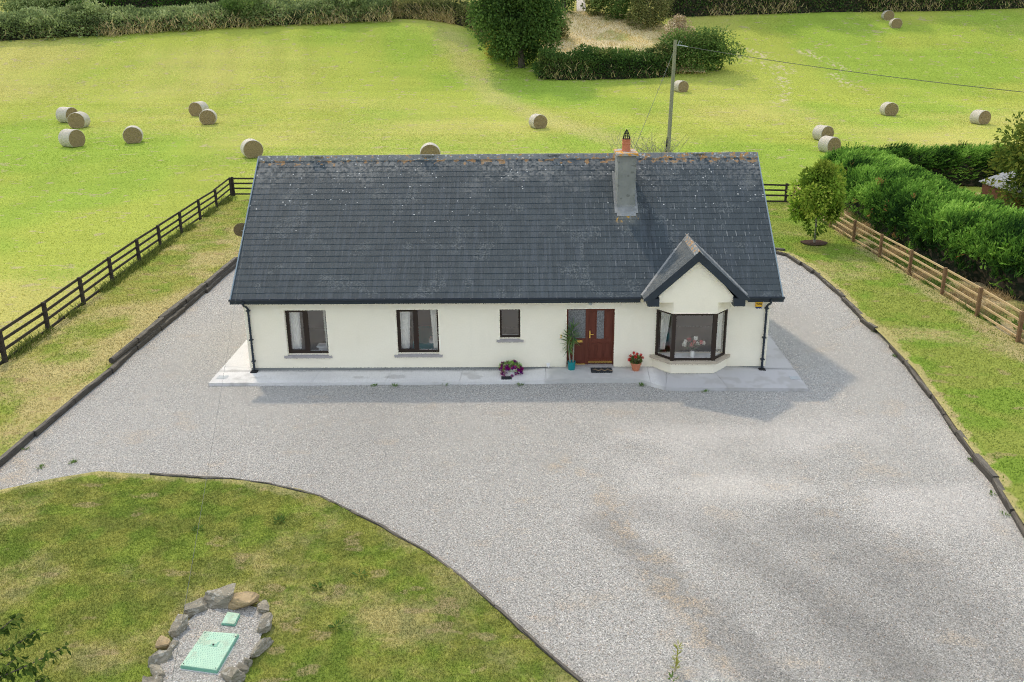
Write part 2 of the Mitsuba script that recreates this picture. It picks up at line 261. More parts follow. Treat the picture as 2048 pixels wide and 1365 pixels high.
FIELD_C = dict(green=(0.335, 0.385, 0.068), lush=(0.265, 0.365, 0.054), tan=(0.43, 0.41, 0.115))
def f_tracks(p, c):
    w = 0.9 * (fbm(p.x * 0.8, p.y * 0.8, 4, 3) - 0.5)
    d = dr.minimum(dr.minimum(line(p, [(34.5, 91.5), (37.1, 86.7), (38.4, 82.3), (37.7, 76.2), (35.3, 69.5)]), line(p, [(37.0, 92.0), (38.9, 88.2), (39.8, 83.3)])), dr.minimum(line(p, [(43.5, 90.9), (45.2, 88.0), (46.4, 84.1)]), line(p, [(44.7, 82.1), (45.0, 77.7)])))
    soil = smoothstep(1.3, 0.1, d + w) * smoothstep(0.54, 0.64, fbm(p.x * 3.0 + 3, p.y * 2.2, 7, 3))
    sw = smoothstep(3.2, 0.3, line(p, [(-1.2, 98.6), (1.2, 91.2), (3.8, 81.5), (6.4, 72.3), (11.4, 60.5), (17.3, 48.8)]) + 2.5 * w)
    lush = smoothstep(7, 1, line(p, [(9.5, 79.5), (14.3, 73.0), (20.2, 67.4)]) + 4 * w)
    rows = 0.90 + 0.11 * noise(p.x * 0.5 + p.y * 0.12, p.y * 0.02 - p.x * 0.005, 9) + 0.10 * noise(p.y * 0.75 + p.x * 0.05, p.x * 0.035, 4)
    c = mix(c, (0.47, 0.41, 0.17), sw * 0.5); c = mix(c, (0.22, 0.34, 0.045), lush * 0.5)
    return mix(c * rows, (0.55, 0.46, 0.31), soil * 0.65)
grass_mat('m_field', extra=f_tracks, grain=0.30, s=0.035, o=1.0, lo=0.40, hi=0.66, bare=(0.40, 0.33, 0.20), **FIELD_C)
LAWN_C = dict(green=(0.215, 0.238, 0.052), lush=(0.185, 0.245, 0.042), tan=(0.345, 0.315, 0.125))
grass_mat('m_lawn_front', s=0.75, o=2.0, lo=0.46, hi=0.80, rim=LAWN_EDGE[:7], extra=lambda p, c: c * mix((0.80, 0.86, 0.85), (1.15, 1.12, 1.12), smoothstep(0.3, 0.7, fbm(p.x * 2.6 + 7, p.y * 2.6, 12, 4))), bare=(0.36, 0.28, 0.16), **LAWN_C)
SIDE_C = dict(green=(0.29, 0.295, 0.070), lush=(0.22, 0.275, 0.048), tan=(0.42, 0.36, 0.15))
grass_mat('m_lawn_side', s=0.45, o=3.0, lo=0.36, hi=0.66, bare=(0.34, 0.25, 0.13), stripes=0.35, **SIDE_C)
RIGHT_C = dict(green=(0.235, 0.28, 0.055), lush=(0.18, 0.27, 0.038), tan=(0.38, 0.34, 0.14))
grass_mat('m_lawn_right', s=0.30, o=4.0, lo=0.56, hi=0.86, rim=EDGE_R[:12], extra=lambda p, c: mix(c, (0.40, 0.33, 0.17), 0.75 * smoothstep(0.9, 0.15, dr.abs(26.35 - p.x) + 1.1 * (fbm(p.x * 1.2, p.y * 0.6, 4, 3) - 0.4))), bare=(0.32, 0.25, 0.13), **RIGHT_C)
grass_mat('m_rough', (0.22, 0.22, 0.07), (0.12, 0.18, 0.035), (0.36, 0.29, 0.16), 0.5, 5.0, 0.35, 0.6, bare=(0.27, 0.15, 0.08))
grass_mat('m_patch', (0.60, 0.51, 0.27), (0.42, 0.41, 0.15), (0.70, 0.58, 0.34), 0.3, 6.0, 0.35, 0.6)
def f_sleeper(p, n, uv):
    g = fbm(p.x * 30, p.y * 4, p.z * 30, 3); c = mix((0.030, 0.028, 0.024), (0.11, 0.10, 0.085), g)
    top = smoothstep(0.5, 0.9, n.z); return mix(c, (0.24, 0.22, 0.175), top * 0.7 * fbm(p.x * 9, p.y * 3, 2, 4))
mat('m_sleeper', f_sleeper, 0.9, bump=(lambda p, n, uv: fbm(p.x * 40, p.y * 6, p.z * 40, 3), 0.01))
mat('m_fence_dark', lambda p, n, uv: mix((0.020, 0.017, 0.014), (0.062, 0.052, 0.042), fbm(p.x * 20, p.y * 3, p.z * 20, 3)), 0.85)
mat('m_post_new', lambda p, n, uv: mix((0.14, 0.082, 0.042), (0.24, 0.15, 0.08), fbm(p.x * 25, p.y * 25, p.z * 3, 3)), 0.85)
mat('m_rail_new', lambda p, n, uv: mix((0.42, 0.29, 0.14), (0.62, 0.47, 0.26), fbm(p.x * 25, p.y * 3, p.z * 25, 3)), 0.8)
mat('m_pole', lambda p, n, uv: mix((0.19, 0.20, 0.12), (0.32, 0.32, 0.21), fbm(p.x * 20, p.y * 20, p.z * 1.2, 3)), 0.9)
mat('m_bark', lambda p, n, uv: mix((0.055, 0.045, 0.035), (0.14, 0.12, 0.095), fbm(p.x * 12, p.y * 12, p.z * 3, 3)), 0.95)
mat('m_bark_pale', lambda p, n, uv: mix((0.20, 0.19, 0.15), (0.34, 0.32, 0.27), fbm(p.x * 20, p.y * 20, p.z * 8, 3)), 0.9)
mat('m_mulch', lambda p, n, uv: mix((0.022, 0.014, 0.009), (0.09, 0.05, 0.032), fbm(p.x * 25, p.y * 25, p.z * 25, 3)), 0.95)
def f_rock(p, n, uv):
    c = mix((0.165, 0.152, 0.118), (0.36, 0.33, 0.25), fbm(p.x * 6, p.y * 6, p.z * 14, 4)); c = mix(c, (0.13, 0.12, 0.09), 0.55 * smoothstep(0.5, 0.75, fbm(p.x * 7 + 3, p.y * 7, p.z * 30, 4)))
    c = mix(c, (0.45, 0.44, 0.38), smoothstep(0.60, 0.68, fbm(p.x * 16, p.y * 16 + 5, p.z * 16, 3)) * 0.6); return c
mat('m_rock', f_rock, 0.92, bump=(lambda p, n, uv: fbm(p.x * 22, p.y * 22, p.z * 40, 4), 0.02))
mat('m_rock_tan', lambda p, n, uv: mix(mix((0.30, 0.22, 0.11), (0.47, 0.37, 0.22), fbm(p.x * 6, p.y * 6, p.z * 12, 4)), (0.19, 0.15, 0.09), 0.6 * smoothstep(0.52, 0.75, fbm(p.x * 7, p.y * 7, p.z * 30, 4))), 0.92, bump=(lambda p, n, uv: fbm(p.x * 22, p.y * 22, p.z * 40, 4), 0.02))
def f_tank(p, n, uv): return mix(mix((0.31, 0.54, 0.40), (0.38, 0.60, 0.45), fbm(p.x * 3, p.y * 3, p.z * 3, 4)), (0.30, 0.34, 0.24), 0.45 * smoothstep(0.52, 0.72, fbm(p.x * 5 + 2, p.y * 5, 3, 5)))
mat('m_tank', f_tank, 0.4)
mat('m_tank_dark', (0.17, 0.40, 0.29), 0.45)
def f_bale(p, n, uv):
    r = fbm(p.x * 22, p.y * 22, p.z * 22, 3); return mix((0.14, 0.10, 0.045), (0.42, 0.325, 0.175), r)
mat('m_bale_end', f_bale, 0.95, bump=(lambda p, n, uv: fbm(p.x * 26, p.y * 26, p.z * 26, 3), 0.06, 0.01))
mat('m_net', lambda p, n, uv: mix((0.43, 0.395, 0.31), (0.58, 0.545, 0.45), fbm(p.x * 3, p.y * 3, p.z * 3, 4)), 0.6, bump=(lambda p, n, uv: fbm(p.x * 12, p.y * 12, p.z * 12, 2), 0.03, 0.01))
mat('m_felt', lambda p, n, uv: mix((0.20, 0.22, 0.23), (0.33, 0.35, 0.36), fbm(p.x * 3, p.y * 3, p.z * 3, 4)), 0.9)
mat('m_shedwood', (0.13, 0.06, 0.03), 0.9); mat('m_track', (0.55, 0.50, 0.42), 0.9)
mat('m_wire', (0.10, 0.11, 0.10), 0.6); mat('m_dish', (0.13, 0.10, 0.055), 0.6); mat('m_farwall', (0.5, 0.5, 0.52), 0.8); mat('m_farroof', (0.13, 0.14, 0.17), 0.7)

# ------------------------------------------------------------------ the ground
from scipy.interpolate import PchipInterpolator
PROF = PchipInterpolator([-400, 28, 33, 38, 46, 56, 66, 75, 84, 92, 100, 110, 122, 150, 200, 300, 600], [0, 0, .2, .7, 1.25, 1.85, 2.5, 3.4, 5.2, 7.3, 9.8, 12.6, 15.6, 21, 26, 30, 34])
def ground(x, y): return PROF(y)
FLx = lambda y: np.interp(y, [-30, 0.76, 32.2], [-7.9, -8.68, -10.4])
FRx = lambda y: np.interp(y, [-30, 2.4, 18.1, 28.9], [26.6, 26.55, 26.0, 25.6])
def field_mesh():
    xs = np.unique(np.concatenate([np.linspace(-260, -70, 40), np.arange(-70, 90, 0.8), np.linspace(90, 280, 40)])); ys = np.unique(np.concatenate([np.linspace(-120, -35, 18), np.arange(-35, 125, 0.8), np.linspace(125, 420, 50)]))
    X, Y = np.meshgrid(xs, ys); Z = ground(X, Y) - 0.03 + 0.10 * (npfbm(X * 0.12, Y * 0.12, 0.0) - 0.5) * npss(34, 42, Y)
    inside = (X > FLx(Y) + 0.4) & (X < 60) & (Y < 31) & (Y > -60); inside &= ~((X > 26.2) & (Y > 33)); Z = np.where(inside, -0.30, Z)
    n, m = X.shape; i = (np.arange(n - 1)[:, None] * m + np.arange(m - 1)).ravel()
    return np.stack([X.ravel(), Y.ravel(), Z.ravel()], 1), np.stack([i, i + 1, i + m + 1, i + m], 1)
add('field', field_mesh(), 'm_field', smooth=True); tag('field', 'large mown meadow of yellow green grass rising behind the house', kind='structure')
p_front = Polygon(LAWN_EDGE + [(-20, -27), (-20, -12.5), (-8, -10.2), (-5.6, -9.2)])
p_left = Polygon([(-4.85, -7.6), (-4.85, 17.2), (-1.5, 19.0), (20.0, 18.6), (21.2, 17.0), *EDGE_R[1:], (26.6, -26), (26.62, 2.4), (26.05, 18.1), (25.65, 29.2), (18, 30.6), (4, 32.2), (-10.5, 32.8), (-8.6, 0.0), (-7.9, -30), (-5.2, -30), (-5.0, -9)])
p_left_only = p_left.intersection(sbox(-30, -40, 9, 60)); p_right_only = p_left.intersection(sbox(9, -40, 60, 60))
p_gravel = Polygon([(-6.6, -30), (-6.6, 19.4), (22.4, 19.4), (23.2, 12), (22.8, 0), (21.4, -10), (21.4, -30)])
zlawnL = lambda x, y: 0.03 + 0.05 * npfbm(x * 0.35, y * 0.35, 3.0) + 0 * x
zlawnF = lambda x, y: -0.05 + 0.09 * npfbm(x * 0.5, y * 0.5, 8.0) * npss(0, 1, 1.0)
zgrav = lambda x, y: -0.10 + 0.035 * (npfbm(x * 0.5, y * 0.5, 4.0) - 0.5)
add('gravel_yard', grid_in(p_gravel, 0.5, zgrav), 'm_gravel', smooth=True); tag('gravel_yard', 'wide pale gravel yard in front of and around the house', kind='structure')
add('left_lawn', grid_in(p_left_only, 0.6, zlawnL), 'm_lawn_side', smooth=True); tag('left_lawn', 'dry mown grass strip between the dark fence and the sleeper kerb', kind='structure')
add('right_lawn', grid_in(p_right_only, 0.6, zlawnL), 'm_lawn_right', smooth=True); tag('right_lawn', 'green mown lawn between the gravel and the new timber fence', kind='structure')
add('front_lawn', grid_in(p_front, 0.4, zlawnF), 'm_lawn_front', smooth=True); tag('front_lawn', 'rounded patchy lawn in the lower left of the yard', kind='structure')
p_rough = Polygon([(26.62, -30), (26.62, 2.4), (26.05, 18.1), (25.65, 29.2), (27, 32), (40, 34), (60, 34), (60, -30)])
add('rough_verge', grid_in(p_rough, 0.7, lambda x, y: -0.02 + 0.12 * npfbm(x * 0.8, y * 0.8, 5.0)), 'm_rough', smooth=True); tag('rough_verge', 'scrubby bank of dry grass and bare earth beside the conifer hedge', kind='structure')
# tan rough grass between the trees
p_tan = Polygon([(11.0, 82.5), (30, 83.0), (30.5, 97), (24, 106), (15, 108), (11, 98)])
add('rough_meadow', grid_in(p_tan, 1.0, lambda x, y: ground(x, y) + 0.12 + 0.2 * npfbm(x, y, 5.0)), 'm_patch', smooth=True); tag('rough_meadow', 'patch of tall tan dry grass among the bushes', kind='structure')

def scatter(poly, n):
    import shapely
    b = poly.bounds; out = []
    while sum(map(len, out)) < n:
        q = np.stack([rng.uniform(b[0], b[2], 2 * n), rng.uniform(b[1], b[3], 2 * n)], 1); out.append(q[shapely.contains_xy(poly, q[:, 0], q[:, 1])])
    return np.vstack(out)[:n]
def grass_cols(q, C, s, o, lo, hi, stripes=0.0):
    d = npfbm(q[:, 0] * s, q[:, 1] * s, o, 5) + 0.22 * (npfbm(q[:, 0] * 9, q[:, 1] * 9, o + 3, 4) - 0.5)
    if stripes: d = d + stripes * (npnoise(q[:, 0] * 0.9, q[:, 1] * 0.03, 3.0) - 0.5)
    l = npss(0.42, 0.66, npfbm(q[:, 0] * s * 2.3 + 9, q[:, 1] * s * 2.3, o + 5, 3))[:, None]; t = npss(lo, hi, d + rng.normal(0, 0.06, len(q)))[:, None]
    c = np.array(C['green']) * (1 - l) + np.array(C['lush']) * l; c = c * (1 - t) + np.array(C['tan']) * t
    return np.clip(c * rng.uniform(0.82, 1.2, (len(q), 1)), 0, 1)
def turf(key, label, poly, n, zf, C, s, o, lo, hi, h, w, stripes=0.0, boost=1.0, rim=None):
    q = scatter(poly, n)
    if rim:
        import shapely
        from shapely.geometry import LineString
        q = q[rng.uniform(0, .5, n) < shapely.distance(LineString(rim), shapely.points(q)) + .04]; n = len(q)
    P = np.column_stack([q, zf(q[:, 0], q[:, 1])]); c = grass_cols(q, C, s, o, lo, hi, stripes) * boost
    mot = npss(.3, .7, npfbm(q[:, 0] * 2.6 + 7, q[:, 1] * 2.6, 12.0, 4))[:, None]; c = c * (np.array([.80, .86, .85]) * (1 - mot) + np.array([1.15, 1.12, 1.12]) * mot)
    m, cc = blades(P, rng.uniform(h[0], h[1], n), rng.uniform(w[0], w[1], n), rng.uniform(0.2, 1.2, n), c)
    add(key, m, 'm_blade', color=cc); tag(key, label, 'grass', kind='stuff')
turf('front_grass', 'short patchy grass blades covering the rounded front lawn', p_front.intersection(sbox(-6, -18, 13, 0)).buffer(-0.03), 260000, zlawnF, LAWN_C, 0.75, 2.0, 0.46, 0.80, (0.02, 0.05), (0.006, 0.016), rim=LAWN_EDGE[:7])
turf('left_grass', 'dry short grass along the left side of the house', p_left_only.buffer(-0.05), 110000, zlawnL, SIDE_C, 0.45, 3.0, 0.36, 0.66, (0.03, 0.07), (0.012, 0.03), 0.35)
turf('right_grass', 'green short grass along the right side of the house', p_right_only.buffer(-0.05), 110000, zlawnL, RIGHT_C, 0.30, 4.0, 0.56, 0.86, (0.03, 0.07), (0.012, 0.03), rim=EDGE_R)
p_fieldview = Polygon([(-9, -6), (-10.8, 33), (26, 33), (36, 40), (60, 40), (84, 105), (30, 104), (30, 84), (10, 81), (2, 101), (-10, 104), (-62, 97), (-30, 33), (-22, 12), (-16, -6)])
def meadow():
    n = 260000; q = scatter(p_fieldview, n); P = np.column_stack([q, ground(q[:, 0], q[:, 1]) - 0.04]); c = grass_cols(q, FIELD_C, 0.035, 1.0, 0.40, 0.66)
    m, cc = blades(P, rng.uniform(0.04, 0.085, n), rng.uniform(0.025, 0.06, n), rng.uniform(0.6, 2.2, n), c * 1.18)
    add('meadow_grass', m, 'm_blade', color=cc); tag('meadow_grass', 'bright yellow green stubble grass of the meadow behind the house', 'grass', kind='stuff')
meadow()
def tan_grass():
    n = 24000; q = scatter(p_tan, n); P = np.column_stack([q, ground(q[:, 0], q[:, 1])]); t = rng.uniform(0, 1, (n, 1)) ** 0.7
    g = npss(0.5, 0.7, npfbm(q[:, 0] * 0.25, q[:, 1] * 0.25, 3.0))[:, None]
    c = 1.6 * (np.array([0.20, 0.19, 0.06]) * (1 - t) + np.array([0.45, 0.34, 0.17]) * t) * (1 - 0.5 * g) + 0.5 * g * np.array([0.16, 0.20, 0.05])
    m, cc = blades(P, rng.uniform(0.2, 0.55, n), rng.uniform(0.06, 0.14, n), rng.uniform(0.3, 1.3, n), 1.3 * c * rng.uniform(0.8, 1.2, (n, 1)))
    add('tall_grass', m, 'm_blade', color=cc); tag('tall_grass', 'tall dry tan grass among the bushes behind the house', 'grass', kind='stuff')
tan_grass()
def verge_weeds():
    import shapely
    n = 26000; q = scatter(p_rough.intersection(sbox(25, 0, 31, 31)), n); k = npfbm(q[:, 0] * 0.9, q[:, 1] * 0.9, 2.0); q = q[k > 0.42]; n = len(q)
    P = np.column_stack([q, 0 * q[:, 0] + 0.03]); t = rng.uniform(0, 1, (n, 1)); g = npss(0.45, 0.62, npfbm(q[:, 0] * 0.7, q[:, 1] * 0.7, 7.0))[:, None]
    c = 1.6 * np.array([0.30, 0.23, 0.12]) * (1 - g) + 1.6 * g * (np.array([0.05, 0.10, 0.02]) * (1 - t) + np.array([0.14, 0.20, 0.04]) * t)
    m, cc = blades(P, rng.uniform(0.08, 0.35, n), rng.uniform(0.03, 0.09, n), rng.uniform(0.3, 1.4, n), c)
    add('verge_weeds', m, 'm_blade', color=cc); tag('verge_weeds', 'weeds and dry grass between the new fence and the conifer hedge', 'weeds', kind='stuff')
verge_weeds()
def foot_weeds():
    n = 9000; t = rng.uniform(0, 1, n); y = -9 + 41 * t; x = FLx(y) + rng.normal(0, .16, n); k = npfbm(x * 1.2, y * 0.8, 3.0) > 0.42; x, y = x[k], y[k]; n = len(x); P = np.column_stack([x, y, 0 * x + .02]); g = rng.uniform(0, 1, (n, 1))
    m, cc = blades(P, rng.uniform(.08, .38, n), rng.uniform(.02, .07, n), rng.uniform(.2, 1.2, n), np.array([.09, .13, .03]) * (1 - g) + np.array([.24, .27, .07]) * g); add('fence_weeds', m, 'm_blade', color=cc); tag('fence_weeds', 'uncut weeds along the foot of the long dark fence', 'weeds', kind='stuff')
foot_weeds()
def pebbles():
    n = 60000; poly = p_gravel.intersection(sbox(-5, -18, 22, 12)).difference(p_front.buffer(0.02)).difference(p_left.buffer(0.02)).difference(sbox(-1.1, -1.2, 18.2, 9)).difference(sbox(13.2, -1.8, 18.2, 0))
    q = scatter(poly, n); near = rng.uniform(0, 1, n) < np.clip(1.35 - (q[:, 1] + 18) / 24, 0.25, 1); q = q[near]; n = len(q)
    r = rng.uniform(0.006, 0.016, n)[:, None]; P = np.column_stack([q, zgrav(q[:, 0], q[:, 1]) + 0.004])
    O = np.array([[1, 0, 0], [-1, 0, 0], [0, 1, 0], [0, -1, 0], [0, 0, 1], [0, 0, -1.0]]); F = np.array([[0, 2, 4], [2, 1, 4], [1, 3, 4], [3, 0, 4]])
    a = rng.uniform(0, 6.28, n); ca, sa = np.cos(a)[:, None], np.sin(a)[:, None]; V = O[None] * rng.uniform(0.6, 1.3, (n, 6, 1)) * [1, 0.8, 0.55]
    V = np.stack([V[..., 0] * ca - V[..., 1] * sa, V[..., 0] * sa + V[..., 1] * ca, V[..., 2]], -1) * r[:, :, None] + P[:, None]
    t = rng.uniform(0, 1, (n, 1)); c = np.where(t < 0.2, 0.17, np.where(t < 0.7, 0.34, 0.55)) * np.array([1.0, 0.97, 0.93]) * rng.uniform(0.8, 1.2, (n, 1)); c = np.where(rng.uniform(0, 1, (n, 1)) < 0.08, np.array([[0.36, 0.22, 0.13]]), c)
    add('gravel', trimesh.Trimesh(V.reshape(-1, 3), (F[None] + np.arange(n)[:, None, None] * 6).reshape(-1, 3), process=False), 'm_vcol', color=np.repeat(np.clip(c, 0, 0.8), 6, axis=0))
    tag('gravel', 'loose grey and white gravel stones scattered over the yard', 'gravel', kind='stuff')
pebbles()

# ------------------------------------------------------------------ concrete path round the house
PATH = [(-1.05, -1.09), (3.4, -1.08), (8.36, -1.05), (9.97, -1.04), (10.62, -0.97), (11.6, -0.94), (12.72, -0.96), (13.0, -1.12), (13.2, -1.28), (13.58, -1.60), (13.9, -1.66), (18.03, -1.72), (18.15, 9.7), (-1.05, 9.7)]
BAY = [(13.38, 0.0), (13.89, -0.62), (15.27, -0.62), (15.80, 0.0)]
p_path = Polygon(PATH).difference(sbox(0.05, 0.05, 17.05, 8.67))
def zpath(x, y):
    b = npss(9.0, 10.4, x) * npss(17.4, 15.9, x); return 0.0 + 0.10 * b * np.clip(1 - np.maximum(-y - 0.1, 0) / 1.8, 0, 1)
JOINTS = [(0.0, 'd'), (2.3, 0), (4.15, 0), (6.25, 0), (8.1, 0), (10.0, 0), (13.1, 0), (13.9, 'b'), (15.3, 'b')]
def slabs():
    cuts = []
    for (x0, x1) in ((2.4, 2.1), (4.75, 4.55), (7.1, 7.0), (9.85, 9.8), (13.2, 13.15), (13.89, 13.5), (15.27, 15.62)):
        cuts.append(Polygon([(x0 - .006, 0.1), (x0 + .006, 0.1), (x1 + .006, -2.2), (x1 - .006, -2.2)]))
    cuts += [Polygon([(-1.2, 0.4), (-1.2, 0.42), (0.1, 0.32), (0.1, 0.3)]), Polygon([(17.0, 0.02), (17.0, 0.044), (18.4, -0.05), (18.4, -0.074)])]
    g = p_path.difference(unary_union(cuts)); return list(g.geoms)
sub = prism(p_path.buffer(-0.02), -0.16, -0.03)
add('concrete_path', sub, 'm_conc'); tag('concrete_path', 'pale concrete path along the front and sides of the house', kind='structure')
for g in sorted(slabs(), key=lambda g: g.centroid.x):
    if g.area < 0.05: continue
    top = grid_in(g, 0.25, lambda x, y: zpath(x, y)); e = np.array(g.exterior.coords)[:-1]
    n = len(e); zt = zpath(e[:, 0], e[:, 1]); V = np.vstack([np.column_stack([e, zt]), np.column_stack([e, 0 * zt - 0.17])]); F = [[i, (i + 1) % n, n + (i + 1) % n, n + i] for i in range(n)]
    side = trimesh.Trimesh(V, np.array([[f[0], f[1], f[2]] for f in F] + [[f[0], f[2], f[3]] for f in F]), process=False)
    add('concrete_path__slab', cat([top, side]), 'm_conc')

# ------------------------------------------------------------------ the house
W, L = 8.72, 17.1
H = tag('house', 'long cream rendered bungalow with dark slate roof and bay window, in the middle', 'house')
wz0, wz1 = 0.10, 2.62
holes = [(1.30, 2.67, 0.56, 2.10), (4.96, 6.34, 0.58, 2.10), (8.35, 9.02, 1.09, 2.10), (10.54, 12.10, 0.10, 2.10), (13.48, 15.72, 0.50, 2.12)]
front = Polygon([(0, wz0), (L, wz0), (L, wz1), (0, wz1)]).difference(unary_union([sbox(a, c - 0.001 if c == 0.1 else c, b, d) for a, b, c, d in holes]))
add('house__front_wall', wallpanel(front, 0.0, 0.32), 'm_wall')
add('house__back_wall', box(0, L, W - 0.3, W, wz0, wz1), 'm_wall')
def gablepoly(): return Polygon([(0.0, wz0), (W, wz0), (W, 2.75), (RY, 6.30), (0.0, 2.75)])
for x in (0.0, L - 0.3):
    m = trimesh.creation.extrude_polygon(gablepoly(), 0.3 - (0.004), engine='earcut'); v = m.vertices.copy(); m.vertices = np.stack([v[:, 2] + x + (0.002 if x == 0 else 0.002), v[:, 0] * 0.9995 + 0.002, v[:, 1]], 1); m.fix_normals(); add('house__gable_wall', m, 'm_wall')
pl = Polygon([(0.03, 0.03), (10.53, 0.03), (10.53, 0.2), (0.2, 0.2), (0.2, W - 0.2), (L - 0.2, W - 0.2), (L - 0.2, 0.2), (15.6, 0.2), (15.6, 0.03), (L - 0.03, 0.03), (L - 0.03, W - 0.03), (0.03, W - 0.03)])
add('house__plinth', cat([prism(pl, -0.15, wz0 - 0.002), box(12.12, 13.4, 0.03, 0.2, -0.15, wz0 - 0.002)]), 'm_plinth')
# rooms
rooms = [box(0.3, L - 0.3, 4.2, 4.3, 0.1, 2.45)] + [box(x, x + 0.1, 0.33, 4.2, 0.1, 2.45) for x in (3.8, 7.6, 10.2, 12.9)] + [box(0.3, L - 0.3, 0.33, 4.3, 2.46, 2.5)]
add('house__room_wall', cat(rooms), 'm_room'); add('house__room_floor', box(0.3, L - 0.3, 0.33, 4.2, 0.0, 0.105), 'm_floor')
# roof
def roof_pt(x, s, h=0.0, back=False):
    y, z = EY + s * RC, EZ + s * RSN; y2, z2 = y - h * RSN, z + h * RC
    return np.stack([np.broadcast_to(x, np.shape(y2)), (2 * RY - y2) if back else y2, z2], -1)
def quadslab(P, thick_dir):
    P = np.asarray(P, float); Q = P + thick_dir; n = len(P); m = trimesh.Trimesh(np.vstack([P, Q]), process=False); F = []
    for i in range(1, n - 1): F += [[0, i, i + 1], [n, n + i + 1, n + i]]
    for i in range(n): j = (i + 1) % n; F += [[i, n + i, j], [j, n + i, n + j]]
    m = trimesh.Trimesh(np.vstack([P, Q]), np.array(F), process=False); m.fix_normals(); return m
deck = []
for back in (False, True):
    P = [roof_pt(XL + 0.03, 0.02, -0.02, back), roof_pt(XR - 0.03, 0.02, -0.02, back), roof_pt(XR - 0.03, RLEN, -0.02, back), roof_pt(XL + 0.03, RLEN, -0.02, back)]
    deck.append(quadslab(P, np.array([0, (RSN if not back else -RSN) * 0.1, -RC * 0.1])))
add('house__roof', cat(deck), 'm_navy')
def slate(x0, x1, s0, s1, back=False, lift=0.008, th=0.006):
    c = []
    for h0, h1 in ((lift, -0.004), (lift - th, -0.004 - th)):
        c += [roof_pt(x0, s0, h0, back), roof_pt(x1, s0, h0, back), roof_pt(x1, s1, h1, back), roof_pt(x0, s1, h1, back)]
    V = np.array(c); F = np.array([[0, 1, 2], [0, 2, 3], [0, 4, 5], [0, 5, 1], [0, 3, 7], [0, 7, 4], [1, 5, 6], [1, 6, 2], [2, 6, 7], [2, 7, 3]])
    if back: F = F[:, ::-1]
    return V, F
BX, BT = 14.57, 4.17            # bay gable: ridge x, ridge height
def under_bay(x, s):
    y, z = EY + s * RC, EZ + s * RSN; zb = BT - abs(x - BX) * 0.92; return zb - z > 0.22
front_rest, back_rest, nslate = [], [], 0
for back in (False, True):
    for r in range(NC):
        s0 = r * GAUGE; s1 = min(s0 + GAUGE + 0.06, RLEN - 0.01); off = -(r % 2) * SW / 2; x = XL + off
        while x < XR - 0.02:
            x0, x1 = max(x, XL) + 0.0015, min(x + SW, XR) - 0.0015; x += SW
            if x1 - x0 < 0.02: continue
            j = rng.uniform(-0.004, 0.004); V, F = slate(x0, x1, s0 + j, s1, back, 0.0075 + rng.uniform(-0.002, 0.002))
            if not back and under_bay((x0 + x1) / 2, s0 + 0.1): continue
            if not back and 12.36 < (x0 + x1) / 2 < 12.86 and 2.75 < EY + (s0 + .1) * RC < 3.4: continue
            if not back and r < 4 and nslate < 222: add('house__roof__slate', trimesh.Trimesh(V, F, process=False), 'm_slate'); nslate += 1
            else: (back_rest if back else front_rest).append((V, F))
def joined(vf):
    V = np.vstack([v for v, f in vf]); o = np.cumsum([0] + [len(v) for v, f in vf][:-1]); F = np.vstack([f + k for (v, f), k in zip(vf, o)]); return trimesh.Trimesh(V, F, process=False)
k = add('house__roof__slates', joined(front_rest + back_rest), 'm_slate'); labels[k] = {'label': 'rows of dark weathered slates further up the roof', 'kind': 'stuff'}
x = XL
while x < XR - 0.05:
    x1 = min(x + 0.46, XR); a = 0.16; h = 0.035
    P = np.array([[RY - a, RZ - a * RS + h - 0.005], [RY - 0.03, RZ + h + 0.012], [RY + 0.03, RZ + h + 0.012], [RY + a, RZ - a * RS + h - 0.005], [RY + a, RZ - a * RS + h - 0.025], [RY, RZ + h - 0.02], [RY - a, RZ - a * RS + h - 0.025]])
    m = trimesh.creation.extrude_polygon(Polygon(P), x1 - x - 0.006, engine='earcut'); v = m.vertices.copy(); m.vertices = np.stack([v[:, 2] + x + 0.003, v[:, 0], v[:, 1] + rng.uniform(-0.004, 0.004)], 1); m.fix_normals()
    add('house__roof__ridge_tile', m, 'm_ridge'); x = x1
for xv in (1.6, 5.55, 10.0, 15.1):
    add('house__roof__ridge_vent', bar((xv, RY - 0.1, RZ + 0.03), (xv + 0.42, RY - 0.1, RZ + 0.03), 0.12, 0.055), 'm_ridge')
for xv in (XL - 0.02, XR + 0.02):
    ms = []
    for back in (False, True):
        ms.append(bar(roof_pt(xv, -0.03, -0.03, back), roof_pt(xv, RLEN + 0.01, -0.03, back), 0.035, 0.13, up=(0, 0, 1)))
    add('house__roof__verge_trim', cat(ms), 'm_verge')
# eaves: fascia, soffit, gutter
def gutter(x0, x1):
    a = np.linspace(0, np.pi, 9); yc, zc, r = -0.43, 2.60, 0.058
    o = [(yc - r * math.cos(t), zc - r * math.sin(t)) for t in a]; i = [(yc - (r - .006) * math.cos(t), zc - (r - .006) * math.sin(t)) for t in a[::-1]]
    m = trimesh.creation.extrude_polygon(Polygon(o + i), x1 - x0, engine='earcut'); v = m.vertices.copy(); m.vertices = np.stack([v[:, 2] + x0, v[:, 0], v[:, 1]], 1); m.fix_normals()
    caps = [box(xx - 0.004, xx + 0.004, yc - r, yc + r, zc - r, zc) for xx in (x0 + 0.004, x1 - 0.004)]
    br = [bar((xb, yc - r - .004, zc + 0.002), (xb, yc + r, zc + 0.002), 0.03, 0.008) for xb in np.arange(x0 + 0.4, x1 - 0.1, 0.92)] + [tube([(xb - .014, yc, zc - .005), (xb + .014, yc, zc - .005)], r + 0.006, 12) for xb in np.arange(x0 + 0.4, x1 - 0.1, 0.92)][:0]
    return cat([m] + caps + br)
